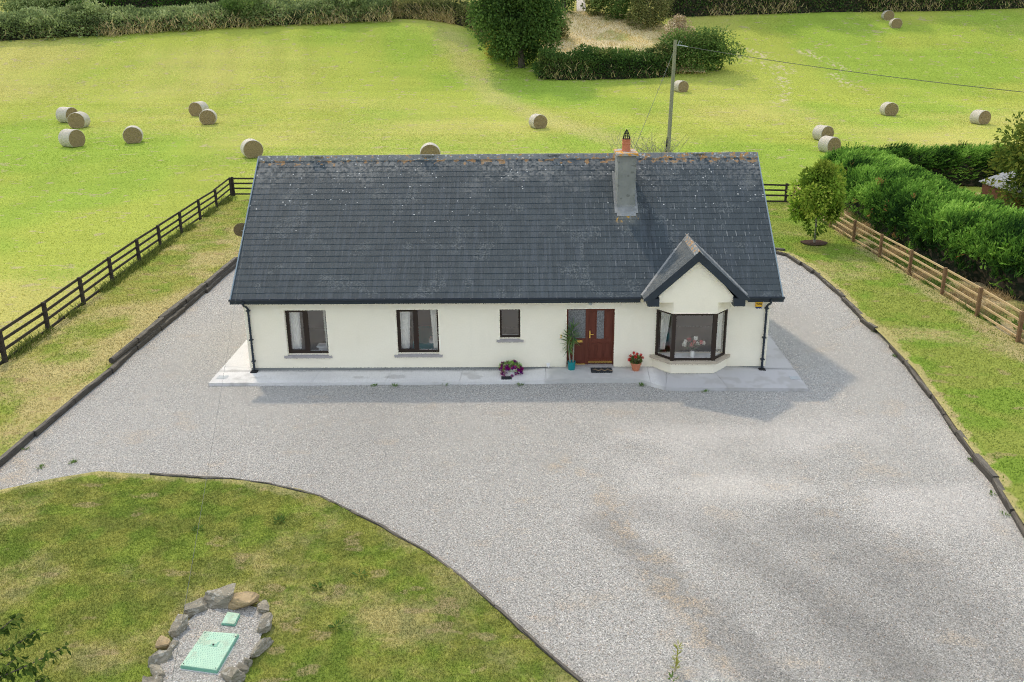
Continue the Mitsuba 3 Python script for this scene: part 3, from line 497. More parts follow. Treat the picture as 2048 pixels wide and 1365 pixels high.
for x0, x1 in ((XL - 0.05, 12.86), (16.28, XR + 0.06)):
    add('house__gutter', gutter(x0, x1), 'm_navy'); add('house__fascia', box(x0, x1, -0.372, -0.35, 2.42, 2.56), 'm_navy'); add('house__soffit', box(x0 + 0.1, x1 - 0.1, -0.35, -0.002, 2.43, 2.445), 'm_navy')
add('house__gutter', box(XL, XR, 2 * RY - EY + 0.01, 2 * RY - EY + 0.12, 2.5, 2.6), 'm_navy')
for xs, xe in ((0.13, 0.16), (L - 0.1, L - 0.13)):
    pts = [(xs, -0.43, 2.53), (xs, -0.43, 2.44), (xs, -0.36, 2.36), (xs, -0.14, 2.27), (xe, -0.075, 2.18), (xe, -0.075, 0.06)]
    P = np.vstack([np.linspace(a, b, 4)[:-1] for a, b in zip(pts[:-1], pts[1:])] + [[pts[-1]]])
    k = add('house__downpipe', tube(P, 0.036, 10), 'm_navy', smooth=40)
    for zb in (2.1, 1.1, 0.35): add('house__downpipe__bracket', box(xe - 0.065, xe + 0.065, -0.12, -0.001, zb, zb + 0.03), 'm_navy')
    add('house__downpipe__gully', box(xe - 0.11, xe + 0.11, -0.21, 0.0, -0.02, 0.035), 'm_black')

def window(x0, x1, z0, z1, mull=None, sill=True, label=None):
    y = 0.17; f = 0.06; ms = [box(x0, x1, y, y + 0.07, z0, z0 + f), box(x0, x1, y, y + 0.07, z1 - f, z1), box(x0, x0 + f, y, y + 0.07, z0 + f, z1 - f), box(x1 - f, x1, y, y + 0.07, z0 + f, z1 - f)]
    if mull: ms.append(box(mull - 0.055, mull + 0.055, y - 0.004, y + 0.066, z0 + f, z1 - f))
    w = add('house__window', cat(ms), 'm_frame')
    if mull:
        s = [(x0 + f, mull - 0.055)]
        for a, b in s: add(w + '__sash', cat([box(a, b, y - .01, y + .05, z0 + f, z0 + f + .05), box(a, b, y - .01, y + .05, z1 - f - .05, z1 - f), box(a, a + .05, y - .01, y + .05, z0 + f + .05, z1 - f - .05), box(b - .05, b, y - .01, y + .05, z0 + f + .05, z1 - f - .05)]), 'm_frame')
    yg = y + 0.035; add(w + '__glass', trimesh.Trimesh([[x0 + f, yg, z0 + f], [x1 - f, yg, z0 + f], [x1 - f, yg, z1 - f], [x0 + f, yg, z1 - f]], [[0, 1, 2], [0, 2, 3]], process=False), 'm_glass')
    if sill:
        add(w + '__sill', cat([box(x0 - 0.11, x1 + 0.11, -0.06, -0.001, z0 - 0.105, z0 - 0.03), box(x0 + 0.002, x1 - 0.002, -0.001, 0.24, z0 - 0.05, z0 - 0.001)]), 'm_sill')
    add(w + '__inner_sill', box(x0, x1, 0.25, 0.42, z0 - 0.02, z0 + 0.02), 'm_white')
    return w
labels[window(1.30, 2.67, 0.56, 2.10, 1.97)] = {'label': 'leftmost dark brown window with a white curtain'}
labels[window(4.96, 6.34, 0.58, 2.10, 5.60)] = {'label': 'second dark brown window from the left'}
labels[window(8.35, 9.02, 1.09, 2.10)] = {'label': 'small single pane window left of the front door'}
def curtain(key, x0, x1, z0, z1, y, label, taper=0.0, ax=(1, 0), o=None):
    n = 40; t = np.linspace(0, 1, n); zz = np.linspace(0, 1, 8); V = []
    for z in zz:
        wdt = 1 - taper * (1 - z) * 0.9
        xx = (x0 + (x1 - x0) * t * wdt) if taper >= 0 else (x1 - (x1 - x0) * (1 - t) * (1 + taper * (1 - z) * 0.9)); V.append(np.stack([xx, y + 0.035 * np.sin(t * 34), np.full(n, z0 + (z1 - z0) * z)], 1))
    V = np.concatenate(V); i = (np.arange(7)[:, None] * n + np.arange(n - 1)).ravel(); k = newkey('curtain')
    add(k, (V, np.stack([i, i + 1, i + n + 1, i + n], 1)), 'm_curtain', smooth=True); tag(k, label, 'curtain')
curtain('c', 1.36, 1.72, 0.64, 2.1, 0.38, 'white curtain at the left of the leftmost window', 0.1)
curtain('c', 2.50, 2.66, 0.64, 2.1, 0.36, 'narrow white curtain at the right of the leftmost window', -0.2)
curtain('c', 5.00, 5.40, 0.64, 2.1, 0.36, 'white curtain tapering down at the left of the second window', 0.25)
curtain('c', 6.05, 6.32, 0.64, 2.1, 0.36, 'white curtain at the right of the second window', -0.3)
curtain('c', 13.62, 13.95, 0.66, 2.1, 0.12, 'white curtain at the left pane of the bay window', 0.55)
curtain('c', 15.33, 15.62, 0.66, 2.1, 0.12, 'white curtain at the right pane of the bay window', -0.35)
k = newkey('bed'); add(k + '__mattress', box(5.35, 6.3, 0.9, 2.8, 0.35, 0.62), 'm_teal'); add(k + '__pillow', box(5.9, 6.25, 0.95, 1.35, 0.62, 0.72), 'm_white'); add(k + '__frame', box(5.3, 6.34, 0.85, 2.9, 0.1, 0.35), 'm_frame'); tag(k, 'blue covered bed with a white pillow seen through the second window', 'bed')
k = newkey('bedside_table'); add(k + '__top', box(2.15, 2.6, 0.55, 0.9, 0.62, 0.66), 'm_white'); add(k + '__cabinet', box(2.2, 2.55, 0.6, 0.88, 0.11, 0.62), 'm_white'); tag(k, 'small white table behind the leftmost window', 'table')

# front door and its side light
def door():
    y = 0.12; x0, x1, xm, z0, z1 = 10.54, 12.10, 11.21, 0.14, 2.10
    fr = [box(x0, x0 + .05, y, y + .09, z0, z1), box(x1 - .05, x1, y, y + .09, z0, z1), box(x0 + .05, x1 - .05, y, y + .09, z1 - .05, z1), box(xm - .05, xm + .05, y, y + .09, z0, z1 - .05), box(x0 + .05, xm - .05, y, y + .09, z0, z0 + .05)]
    F = add('house__door_frame', cat(fr), 'm_door')
    # side panel: obscure glass above, mahogany below
    add('house__door_frame__glass', box(x0 + .05, xm - .05, y + .03, y + .045, 1.05, z1 - .05), 'm_obscure'); add('house__door_frame__rail', box(x0 + .05, xm - .05, y + .01, y + .07, 0.88, 1.05), 'm_door')
    add('house__door_frame__panel', cat([box(x0 + .05, xm - .05, y + .03, y + .06, z0 + .05, 0.88), box(x0 + .13, xm - .13, y + .016, y + .03, 0.28, 0.82)]), 'm_door')
    add('house__door_frame__letterbox', cat([box(10.78, 11.06, y - 0.004, y + .01, 0.915, 0.985), box(10.82, 11.02, y - 0.01, y - 0.004, 0.935, 0.965)]), 'm_brass'); labels['house__door_frame__letterbox'] = {'label': 'brass letter plate on the side panel'}
    a, b = xm + .055, x1 - .055; leaf = []
    leaf += [box(a, b, y + .03, y + .07, z0 + .01, 1.03), box(a, 11.52, y + .03, y + .07, 1.03, z1 - .055), box(11.77, b, y + .03, y + .07, 1.03, z1 - .055), box(11.52, 11.77, y + .03, y + .07, 2.00, z1 - .055)]
    D = add('house__door', cat(leaf), 'm_door'); labels[D] = {'label': 'panelled mahogany front door'}
    pan = [(a + .08, 11.50, 1.08, 1.98), (11.80, b - .07, 1.08, 1.98), (a + .08, 11.48, 0.34, 0.88), (11.55, 11.74, 0.34, 0.88), (11.81, b - .07, 0.34, 0.88)]
    for p0, p1, q0, q1 in pan:
        rim = Polygon([(p0 - .025, q0 - .025), (p1 + .025, q0 - .025), (p1 + .025, q1 + .025), (p0 - .025, q1 + .025)]).difference(sbox(p0, q0, p1, q1))
        add('house__door__panel', cat([wallpanel(rim, y + .012, y + .031), box(p0 + .03, p1 - .03, y + .02, y + .031, q0 + .03, q1 - .03)]), 'm_door')
    add('house__door__glass', box(11.525, 11.765, y + .04, y + .055, 1.03, 2.0), 'm_obscure')
    add('house__door__handle', cat([box(11.285, 11.325, y + .005, y + .03, 1.06, 1.31), bar((11.30, y - .02, 1.19), (11.42, y - .02, 1.19), .022, .022), box(11.293, 11.317, y - .02, y + .01, 1.178, 1.202)]), 'm_brass')
    add('house__door__weather_bar', bar((a, y - .005, z0 + .09), (b, y - .005, z0 + .09), .06, .035), 'm_brass')
    add('house__door_step', box(x0 + .02, x1 - .02, -0.10, 0.3, 0.02, z0 - 0.002), 'm_sill')
    add('house__door_frame__threshold', box(x0 + .05, xm - .05, y - .02, y + .0, z0, z0 + .03), 'm_brass')
    add('house__room_wall', box(x0, x1, 0.32, 0.34, 0.1, 2.2), 'm_room')
door()

# bay window and its gable
def inset(poly, d): return Polygon(poly).buffer(-d, join_style=2)
bay_foot = Polygon(BAY + [(15.80, 0.001), (13.38, 0.001)])
def clipb(p): return p.intersection(sbox(0, -5, 20, -0.001))
add('house__bay', prism(clipb(Polygon(BAY)), 0.09, 0.44), 'm_wall'); add('house__bay__plinth', prism(clipb(inset(BAY + [(15.8, .4), (13.38, .4)], 0.025)), -0.1, 0.088), 'm_plinth')
ring = Polygon(BAY + [(15.80, 0.3), (13.38, 0.3)]); 
add('house__bay__sill', prism(clipb(Polygon([(13.27, 0.3), (13.27, -0.06), (13.82, -0.72), (15.34, -0.72), (15.91, -0.06), (15.91, 0.3)])), 0.44, 0.53), 'm_sill_bay')
add('house__bay__head', prism(clipb(Polygon(BAY)), 2.11, 2.495), 'm_wall')
GLS = [np.array(q) for q in ((13.47, -0.012), (13.925, -0.565), (15.235, -0.565), (15.71, -0.012))]
zb0, zb1 = 0.531, 2.108
def baypane(a, b, last):
    d = (b - a) / np.linalg.norm(b - a); n = np.array([d[1], -d[0]]); ms = []
    for (s0, s1, q0, q1) in ((0, 1, zb0, zb0 + .06), (0, 1, zb1 - .055, zb1), (0, None, zb0 + .06, zb1 - .055), (1, None, zb0 + .06, zb1 - .055)):
        if s1 is None:
            c = a + d * .03 if s0 == 0 else b - d * .03; ms.append(bar((*c, q0), (*c, q1), .06, .07, up=(n[0], n[1], 0)))
        else: ms.append(bar((*a, (q0 + q1) / 2), (*b, (q0 + q1) / 2), .07, q1 - q0))
    w = add('house__window', cat(ms), 'm_frame'); labels[w] = {'label': ('left', 'front', 'right')[last] + ' pane of the bay window'}
    A, B = a + d * .05, b - d * .05
    add(w + '__glass', trimesh.Trimesh([[*A, zb0 + .05], [*B, zb0 + .05], [*B, zb1 - .05], [*A, zb1 - .05]], [[0, 1, 2], [0, 2, 3]], process=False), 'm_glass')
for i in range(3): baypane(GLS[i], GLS[i + 1], i)
for q in (GLS[1], GLS[2]): add('house__bay__corner_post', bar((*q, zb0), (*q, zb1), .15, .13, up=(1, 0, 0)), 'm_frame')
add('house__bay__window_board', prism(clipb(Polygon([(13.55, 0.0), (13.98, -0.50), (15.18, -0.50), (15.62, 0.0)])), 0.53, 0.56), 'm_white')
GY = -0.62
gb = [(13.43, 2.49), (15.72, 2.49), (15.74, 2.70), (BX, BT - 0.10), (13.40, 2.70)]
add('house__bay__gable', wallpanel(gb, GY - 0.012, 0.0), 'm_wall'); labels['house__bay__gable'] = {'label': 'small cream gable wall over the bay window'}
bs = 0.92; ba = math.atan(bs); bc, bsn = math.cos(ba), math.sin(ba); BF = -0.80; BLEN = 1.66 / bc
def bay_pt(side, s, y, h=0.0):  # s down the slope from the bay ridge
    return np.stack([BX + side * (s * bc + h * bsn), y + 0 * s, BT - s * bsn + h * bc], -1)
def valley_y(s): return EY + ((BT - s * bsn) - EZ) / RS
for side in (-1, 1):
    P = [bay_pt(side, np.float64(0.0), BF + .02, -.03), bay_pt(side, np.float64(BLEN - .02), BF + .02, -.03), bay_pt(side, np.float64(BLEN - .02), valley_y(BLEN) + .12, -.03), bay_pt(side, np.float64(0.0), valley_y(0) + .12, -.03)]
    add('house__bay_roof', quadslab(P, np.array([-side * bsn * .06, 0, -bc * .06])), 'm_navy')
    nrow = 9; g = BLEN / nrow; rest = []
    for r in range(nrow):
        sb, st = BLEN - r * g, max(BLEN - (r + 1) * g - 0.05, 0.0); y = BF - (r % 2) * 0.15
        while True:
            y0, y1 = max(y, BF) + .0015, y + SW - .0015; y += SW
            yl0, yl1 = valley_y(sb) + 0.0, valley_y(st)
            if y0 >= min(yl1, 9): break
            if y1 - y0 < .03: continue
            a0, a1 = min(y1, max(yl0, y0 + .004)), min(y1, yl1); l = 0.011 + rng.uniform(-.002, .002); V = []
            for h0, h1 in ((l, -.003), (l - .007, -.01)):
                V += [bay_pt(side, np.float64(sb), y0, h0), bay_pt(side, np.float64(sb), a0, h0), bay_pt(side, np.float64(st), a1, h1), bay_pt(side, np.float64(st), y0, h1)]
            F = np.array([[0, 1, 2], [0, 2, 3], [0, 4, 5], [0, 5, 1], [0, 3, 7], [0, 7, 4], [1, 5, 6], [1, 6, 2], [2, 6, 7], [2, 7, 3]])
            m = trimesh.Trimesh(np.array(V), F if side > 0 else F[:, ::-1], process=False)
            add('house__bay_roof__slate', m, 'm_slate_bay')
    # valley lead, barge board, end box
    a, b = bay_pt(side, np.float64(BLEN), valley_y(BLEN) - .06, .012), bay_pt(side, np.float64(-0.05), valley_y(-0.05) + .02, .012)
    add('house__bay_roof__valley', bar(a, b, .10, .012, up=(side * .35, -.6, .75)), 'm_lead')
    A = [bay_pt(side, np.float64(0.0), BF, .0), bay_pt(side, np.float64(BLEN + .0), BF, .0), bay_pt(side, np.float64(BLEN), BF, .0) + [0, 0, -.07], bay_pt(side, np.float64(BLEN - .28), BF, -.22), bay_pt(side, np.float64(0.0), BF, .0) + [0, 0, -.31]]
    Bp = np.array(A); add('house__bay_roof__barge_board', quadslab(Bp, np.array([0, .028, 0])), 'm_navy')
    xo = BX + side * (BLEN * bc - .13); xi = BX + side * 1.165; x0, x1 = min(xo, xi), max(xo, xi)
    add('house__bay_roof__box_end', box(x0, x1, BF + .03, -0.002, 2.40, 2.66), 'm_navy')
    So = [bay_pt(side, np.float64(0.05), BF + .03, -.12), bay_pt(side, np.float64(BLEN - .1), BF + .03, -.12), bay_pt(side, np.float64(BLEN - .1), GY, -.12), bay_pt(side, np.float64(0.05), GY, -.12)]
    add('house__bay_roof__soffit', quadslab(So, np.array([0, 0, .01])), 'm_navy')
y = BF
while y < valley_y(0) - 0.02:
    y1 = min(y + .45, valley_y(0) + .03); a = .14; P = [(BX - a, BT - a * bs + .02), (BX, BT + .035), (BX + a, BT - a * bs + .02), (BX + a, BT - a * bs), (BX, BT + .01), (BX - a, BT - a * bs)]
    add('house__bay_roof__ridge_tile', wallpanel(P, y + .003, y1 - .003), 'm_ridge'); y = y1
# chimney
cy0, cy1 = 2.50, 3.62
C = add('house__chimney', box(12.31, 12.915, cy0, cy1, 4.5, 6.66), 'm_chimney'); labels[C] = {'label': 'square grey rendered chimney stack'}
add('house__chimney__cap', cat([box(12.25, 12.975, cy0 - .06, cy1 + .06, 6.662, 6.745)]), 'm_cap')
pc = (12.62, 3.06, 6.745)
add('house__chimney__pot', lathe([(0, 0), (.155, 0), (.155, .03), (.14, .05), (.138, .24), (.15, .25), (.15, .28), (.135, .29), (.135, .35), (.148, .36), (.148, .40), (.115, .40), (.10, .2), (0, .2)], 28, pc), 'm_terracotta', smooth=35)
cage = [tube([(pc[0] + .12 * math.cos(a) * r, pc[1] + .12 * math.sin(a) * r, pc[2] + .40 + z) for r, z in ((1, 0), (.95, .06), (.75, .15), (.45, .24), (.0, .33))], .008, 5) for a in np.arange(10) / 10 * 2 * np.pi]
for r, z in ((1, .01), (.85, .1), (.6, .19)): cage.append(tube([(pc[0] + .12 * r * math.cos(a), pc[1] + .12 * r * math.sin(a), pc[2] + .40 + z) for a in np.linspace(0, 2 * np.pi, 17)], .008, 5, False))
add('house__chimney__bird_guard', cat(cage), 'm_black')
fl = quadslab([roof_pt(12.29, (2.20 - EY) / RC, .02), roof_pt(12.935, (2.20 - EY) / RC, .02), roof_pt(12.935, (2.52 - EY) / RC, .02), roof_pt(12.29, (2.52 - EY) / RC, .02)], np.array([0, 0, -.012]))
sd = [quadslab([roof_pt(xx, (2.3 - EY) / RC, .025), roof_pt(xx + .12, (2.3 - EY) / RC, .025), roof_pt(xx + .12, (3.7 - EY) / RC, .025), roof_pt(xx, (3.7 - EY) / RC, .025)], np.array([0, 0, -.012])) for xx in (12.22, 12.89)]
add('house__chimney__flashing', cat([fl] + sd + [box(12.303, 12.922, cy0 - .006, cy0 - .001, 4.9, 5.02)]), 'm_lead')

# ------------------------------------------------------------------ things on and by the house
k = newkey('alarm_box'); tag(k, 'yellow alarm box with a dark blue base high on the wall by the right downpipe', 'alarm box')
add(k + '__cover', box(16.61, 16.82, -0.07, -0.001, 2.165, 2.37), 'm_yellow'); add(k + '__base', box(16.625, 16.805, -0.068, -0.001, 2.11, 2.163), 'm_blue')
tm = meshkit.text_mesh('Yale', 0.065, 0.003, True); tm.apply_transform(trimesh.transformations.rotation_matrix(math.pi / 2, (1, 0, 0))); tm.apply_translation((16.715 - tm.bounds[:, 0].mean(), -0.0735 - tm.bounds[1, 1] + 0.003, 2.235)); add(k + '__lettering', tm, 'm_black')
k = newkey('wall_lamp'); tag(k, 'small grey round lamp under the eaves above the front door', 'lamp'); add(k + '__bracket', box(11.26, 11.32, -0.10, -0.001, 2.36, 2.42), 'm_galv'); add(k + '__globe', trimesh.creation.icosphere(2, .065).apply_translation((11.29, -0.12, 2.33)), 'm_galv', smooth=True)
k = newkey('doorbell'); tag(k, 'small brass doorbell on the wall left of the door', 'doorbell'); add(k + '__plate', box(10.33, 10.38, -0.014, -0.001, 1.12, 1.22), 'm_brass'); add(k + '__button', trimesh.creation.cylinder(.014, .012).apply_transform(trimesh.transformations.rotation_matrix(math.pi / 2, (1, 0, 0))).apply_translation((10.355, -0.02, 1.17)), 'm_white')
k = newkey('socket_box'); tag(k, 'small white box low on the wall left of the door', 'box'); add(k + '__cover', box(9.88, 9.99, -0.06, -0.001, .13, .24), 'm_white'); add(k + '__pipe', tube([(9.95, -.03, .13), (9.95, -.03, .02)], .015, 8), 'm_white')
def mat_door():
    k = newkey('doormat'); x0, x1, y0, y1, z = 11.33, 12.02, -0.52, -0.13, 0.104; tag(k, 'black rubber doormat with tan triangles in front of the door', 'doormat')
    add(k + '__base', box(x0, x1, y0, y1, z - .02, z + .012), 'm_rubber')
    for i in range(3):
        xc = x0 + .14 + i * .205; add(k + '__inlay', prism([(xc - .08, y0 + .20), (xc + .08, y0 + .20), (xc, y0 + .29)], z + .012, z + .016), 'm_coir')
        add(k + '__inlay', prism([(xc + .02, y0 + .15), (xc + .18, y0 + .15), (xc + .10, y0 + .07)][::-1] if i < 3 else [], z + .012, z + .016), 'm_coir') if i < 3 else None
mat_door()
def cover(x0, x1, y0, y1, z, m, label, c='drain cover'):
    k = newkey('drain_cover'); tag(k, label, c); add(k + '__frame', box(x0, x1, y0, y1, z - .02, z + .006), 'm_black' if m == 'm_black' else 'm_conc'); 
    if m == 'm_black':
        for i in range(6): add(k + '__bar', box(x0 + .02, x1 - .02, y0 + .02 + i * (y1 - y0 - .04) / 6, y0 + .02 + (i + .6) * (y1 - y0 - .04) / 6, z + .0065, z + .014), 'm_rubber')
    else: add(k + '__lid', box(x0 + .012, x1 - .012, y0 + .012, y1 - .012, z + .0065, z + .012), m)
cover(8.40, 8.74, -0.88, -0.60, 0.003, 'm_black', 'black drain grating on the path below the purple flowers')
cover(-0.93, -0.56, -0.75, -0.45, 0.003, 'm_galv', 'square grey cover at the left front corner of the path')
cover(17.68, 18.0, -0.98, -0.70, 0.003, 'm_galv', 'square grey cover at the right front corner of the path')
def flower_balls(centres, r, cols, size, n=14):
    P, D, N, C2 = [], [], [], []
    for c in centres:
        v = unit(n); P.append(np.array(c) + v * r * 0.2); D.append(v); N.append(unit(n)); C2.append(np.array(cols)[rng.integers(0, len(cols), n)] * rng.uniform(.8, 1.15, (n, 1)))
    V, F = leaves(np.vstack(P), np.vstack(D), np.vstack(N), size, size * .8); return trimesh.Trimesh(V, F, process=False), np.repeat(np.clip(np.vstack(C2), 0, 1), 4, axis=0)
def leafball(c, rad, n, ln, wd, cols, up=0.3):
    v = unit(n); P = np.array(c) + v * rng.uniform(.4, 1, (n, 1)) ** .5 * np.array(rad); D = v + unit(n) * .6 + [0, 0, up]; V, F = leaves(P, D, unit(n) + [0, 0, 1.0], ln, wd)
    return trimesh.Trimesh(V, F, process=False), np.repeat(np.clip(np.array(cols)[rng.integers(0, len(cols), n)] * rng.uniform(.7, 1.3, (n, 1)), 0, 1), 4, axis=0)
def petunia():
    k = newkey('flower_planter'); tag(k, 'planter of trailing purple petunias on the path left of the door', 'flowers'); c = np.array([8.70, -0.34, 0.0])
    add(k + '__bowl', lathe([(0, .0), (.17, 0), (.24, .20), (.25, .22), (.22, .22), (.16, .03), (0, .03)], 24, c), 'm_white', smooth=40)
    m, cc = leafball(c + [0, 0, .24], (.36, .24, .15), 480, .075, .045, [(.10, .19, .03), (.16, .26, .05), (.06, .12, .02)]); add(k + '__foliage', m, 'm_leaf', color=cc)
    pts = [(c + [math.cos(a) * r * 1.55, math.sin(a) * r - .06, h]) for a, r, h in zip(rng.uniform(0, 6.28, 46), rng.uniform(.1, .27, 46), rng.uniform(.12, .44, 46))]
    pts = [p - [0, .0, .0] if p[1] > c[1] else p - [0, .03, .10] for p in pts]
    m, cc = flower_balls(pts, .05, [(.32, .008, .14), (.42, .02, .22), (.20, .005, .12), (.10, .02, .25)], .065); add(k + '__blossom', m, 'm_petal', color=cc)
petunia()
def geranium():
    k = newkey('flower_pot'); tag(k, 'terracotta pot of red geraniums right of the door', 'flower pot'); c = np.array([12.80, -0.30, 0.088])
    add(k + '__pot', lathe([(0, 0), (.11, 0), (.165, .22), (.18, .22), (.18, .27), (.155, .27), (.15, .22), (0, .22)], 24, c), 'm_terracotta', smooth=40)
    m, cc = leafball(c + [0, 0, .34], (.17, .15, .13), 260, .08, .075, [(.07, .10, .03), (.10, .06, .03), (.05, .09, .02)]); add(k + '__foliage', m, 'm_leaf', color=cc)
    pts = [c + [math.cos(a) * r, math.sin(a) * r, h] for a, r, h in ((2.8, .2, .48), (3.4, .24, .40), (2.2, .12, .56), (.4, .18, .50), (.1, .21, .42), (1.2, .08, .53), (3.0, .22, .34), (4.4, .10, .5))]
    m, cc = flower_balls(pts, .04, [(.62, .03, .03), (.70, .08, .06)], .055, 22); add(k + '__blossom', m, 'm_petal', color=cc)
    add(k + '__stem', cat([tube([c + [0, 0, .25], p], .006, 5) for p in pts]), 'm_bark')
geranium()
def yucca():
    k = newkey('potted_yucca'); tag(k, 'tall spiky yucca in a turquoise pot beside the door', 'potted plant'); c = np.array([10.70, -0.20, 0.09])
    add(k + '__pot', lathe([(0, 0), (.11, 0), (.13, .27), (.135, .28), (.12, .28), (.11, .22), (0, .22)], 24, c), 'm_teal', smooth=40)
    heads = [(c + [-.05, 0, .22], c + [-.10, 0, .78], c + [-.09, .0, .95]), (c + [.05, .0, .22], c + [.06, 0, .95], c + [.02, 0, 1.32])]
    for i, h in enumerate(heads):
        add(k + '__trunk', tube(np.array(h), [.024, .022, .016], 8), 'm_bark_pale', smooth=40)
    P, D = [], []
    for base, z0, z1, n in (((c[0] - .09, c[1]), .75, 1.15, 80), ((c[0] + .03, c[1]), 1.0, 1.48, 130)):
        a = rng.uniform(0, 6.28, n); z = rng.uniform(z0, z1, n); P.append(np.stack([base[0] + 0 * a, base[1] + 0 * a, c[2] + z], 1)); e = (z - z0) / (z1 - z0) * 1.7 - .9; D.append(np.stack([np.cos(a), np.sin(a), e + rng.normal(0, .2, n)], 1))
    P, D = np.vstack(P), np.vstack(D); n = len(P); V, F = leaves(P, D, unit(n) * .3 + [0, 0, 1], rng.uniform(.26, .42, n), .03)
    col = np.array([(.035, .075, .03), (.06, .11, .035), (.09, .13, .04)])[rng.integers(0, 3, n)]; add(k + '__leaf_crown', trimesh.Trimesh(V, F, process=False), 'm_leaf', color=np.repeat(col, 4, axis=0))
yucca()
def vase():
    k = newkey('flower_vase'); tag(k, 'pale vase of white and pink flowers inside the bay window', 'vase'); c = np.array([14.60, -0.40, 0.561])
    add(k + '__vase', lathe([(0, 0), (.055, 0), (.075, .10), (.055, .2), (.065, .23), (.05, .23), (.04, .1), (0, .02)], 20, c), 'm_curtain', smooth=40)
    pts = [(-.28, .42, 0), (-.25, .55, 0), (-.13, .62, 2), (.08, .66, 0), (-.03, .43, 1), (.16, .46, 0), (.27, .53, 1), (.34, .50, 0), (.05, .52, 1)]
    W_ = [(.80, .80, .74)]; Pk = [(.75, .22, .22)]; R = [(.40, .06, .07)]
    for i, (dx, dz, t) in enumerate(pts):
        m, cc = flower_balls([c + [dx, rng.uniform(-.03, .05), dz]], .05, (W_, Pk, R)[t], .075, 24); add(k + '__blossom', m, 'm_petal', color=cc)
    add(k + '__stem', cat([tube([c + [0, 0, .15], c + [dx * .5, 0, .15 + dz * .5], c + [dx, 0, dz]], .006, 5) for dx, dz, t in pts]), 'm_bark')
    m, cc = leafball(c + [0, .02, .38], (.2, .06, .12), 70, .09, .03, [(.03, .05, .02)]); add(k + '__foliage', m, 'm_leaf', color=cc)
vase()
# satellite dish on the left gable
def dish():
    k = newkey('satellite_dish'); tag(k, 'round brown mesh satellite dish by the left edge of the roof', 'satellite dish'); c = np.array([-0.42, 2.0, 4.33]); n = np.array([-.25, .86, .32]); n /= np.linalg.norm(n)
    r = np.linspace(0, .27, 8); prof = [(x, x * x * .55) for x in r] + [(x, x * x * .55 - .008) for x in r[::-1]]
    m = lathe(prof, 32); M = trimesh.geometry.align_vectors([0, 0, 1], n); m.apply_transform(M); m.apply_translation(c); add(k + '__reflector', m, 'm_dish', smooth=40)
    add(k + '__arm', cat([tube([c + n * .01, c + np.array([.1, 0.0, -.05]), (0.005, 2.05, 4.2)], .02, 8)]), 'm_galv'); add(k + '__feed', tube([c - np.array([0, 0, .24]) + n * .03, c + n * .38 - np.array([0, 0, .1])], .012, 6), 'm_galv')
dish()

# ------------------------------------------------------------------ fences
def post_fence(key, label, posts, rails, hgt, pm, rm, ps=0.13, rh=0.105, rt=0.035, off=0.07, cat_='fence', skip=()):
    tag(key, label, cat_); posts = [np.array([x, y, float(ground(x, y))]) for x, y in posts]
    for i, p in enumerate(posts):
        if i in skip: continue
        a = rng.normal(0, .012, 2); m = box(-ps / 2, ps / 2, -ps / 2, ps / 2, -.3, hgt); m.vertices[m.vertices[:, 2] > 0, :2] += a; m.apply_translation(p); add(key + '__post', m, pm)
    for a, b in zip(posts[:-1], posts[1:]):
        d = (b - a)[:2]; d = d / np.linalg.norm(d); nrm = np.array([-d[1], d[0], 0]) * off
        for z in rails:
            add(key + '__rail', bar(a + nrm + [0, 0, z + rng.normal(0, .008)], b + nrm + [0, 0, z + rng.normal(0, .008)], rt, rh), rm)
post_fence('dark_fence', 'long dark brown post and rail fence along the left lawn', [(-8.2, -8.6), (-8.35, -5.5), (-8.5, -2.4), (-8.66, 0.76), (-8.80, 4.05), (-9.08, 7.6), (-9.34, 11.0), (-9.57, 14.6), (-9.74, 17.8), (-9.92, 21.3), (-10.13, 25.1), (-10.27, 28.6), (-10.42, 32.2)], (1.13, .80, .47, .10), 1.22, 'm_fence_dark', 'm_fence_dark', off=0.075)
post_fence('dark_fence_001', 'dark post and rail fence across the back of the garden behind the roof', [(-10.3, 32.36), (-8.0, 32.3), (-4.5, 32.0), (-1, 31.7), (2.5, 31.4), (6, 31.1), (9.5, 30.8), (13, 30.4), (16.5, 30.0), (20, 29.7), (23.0, 29.4), (25.42, 29.1), (29.0, 28.6), (32.2, 28.2)], (1.13, .80, .47, .10), 1.22, 'm_fence_dark', 'm_fence_dark', off=-0.075)
post_fence('new_fence', 'new golden brown timber post and rail fence along the right lawn', [(25.78, 28.7), (25.88, 25.2), (25.94, 21.7), (26.0, 18.12), (26.16, 14.83), (26.31, 11.6), (26.47, 8.49), (26.53, 5.48), (26.56, 2.39), (26.58, -.8), (26.6, -4)], (1.09, .80, .50, .17), 1.18, 'm_post_new', 'm_rail_new', ps=0.12, rh=0.075, rt=0.045, off=0.075)

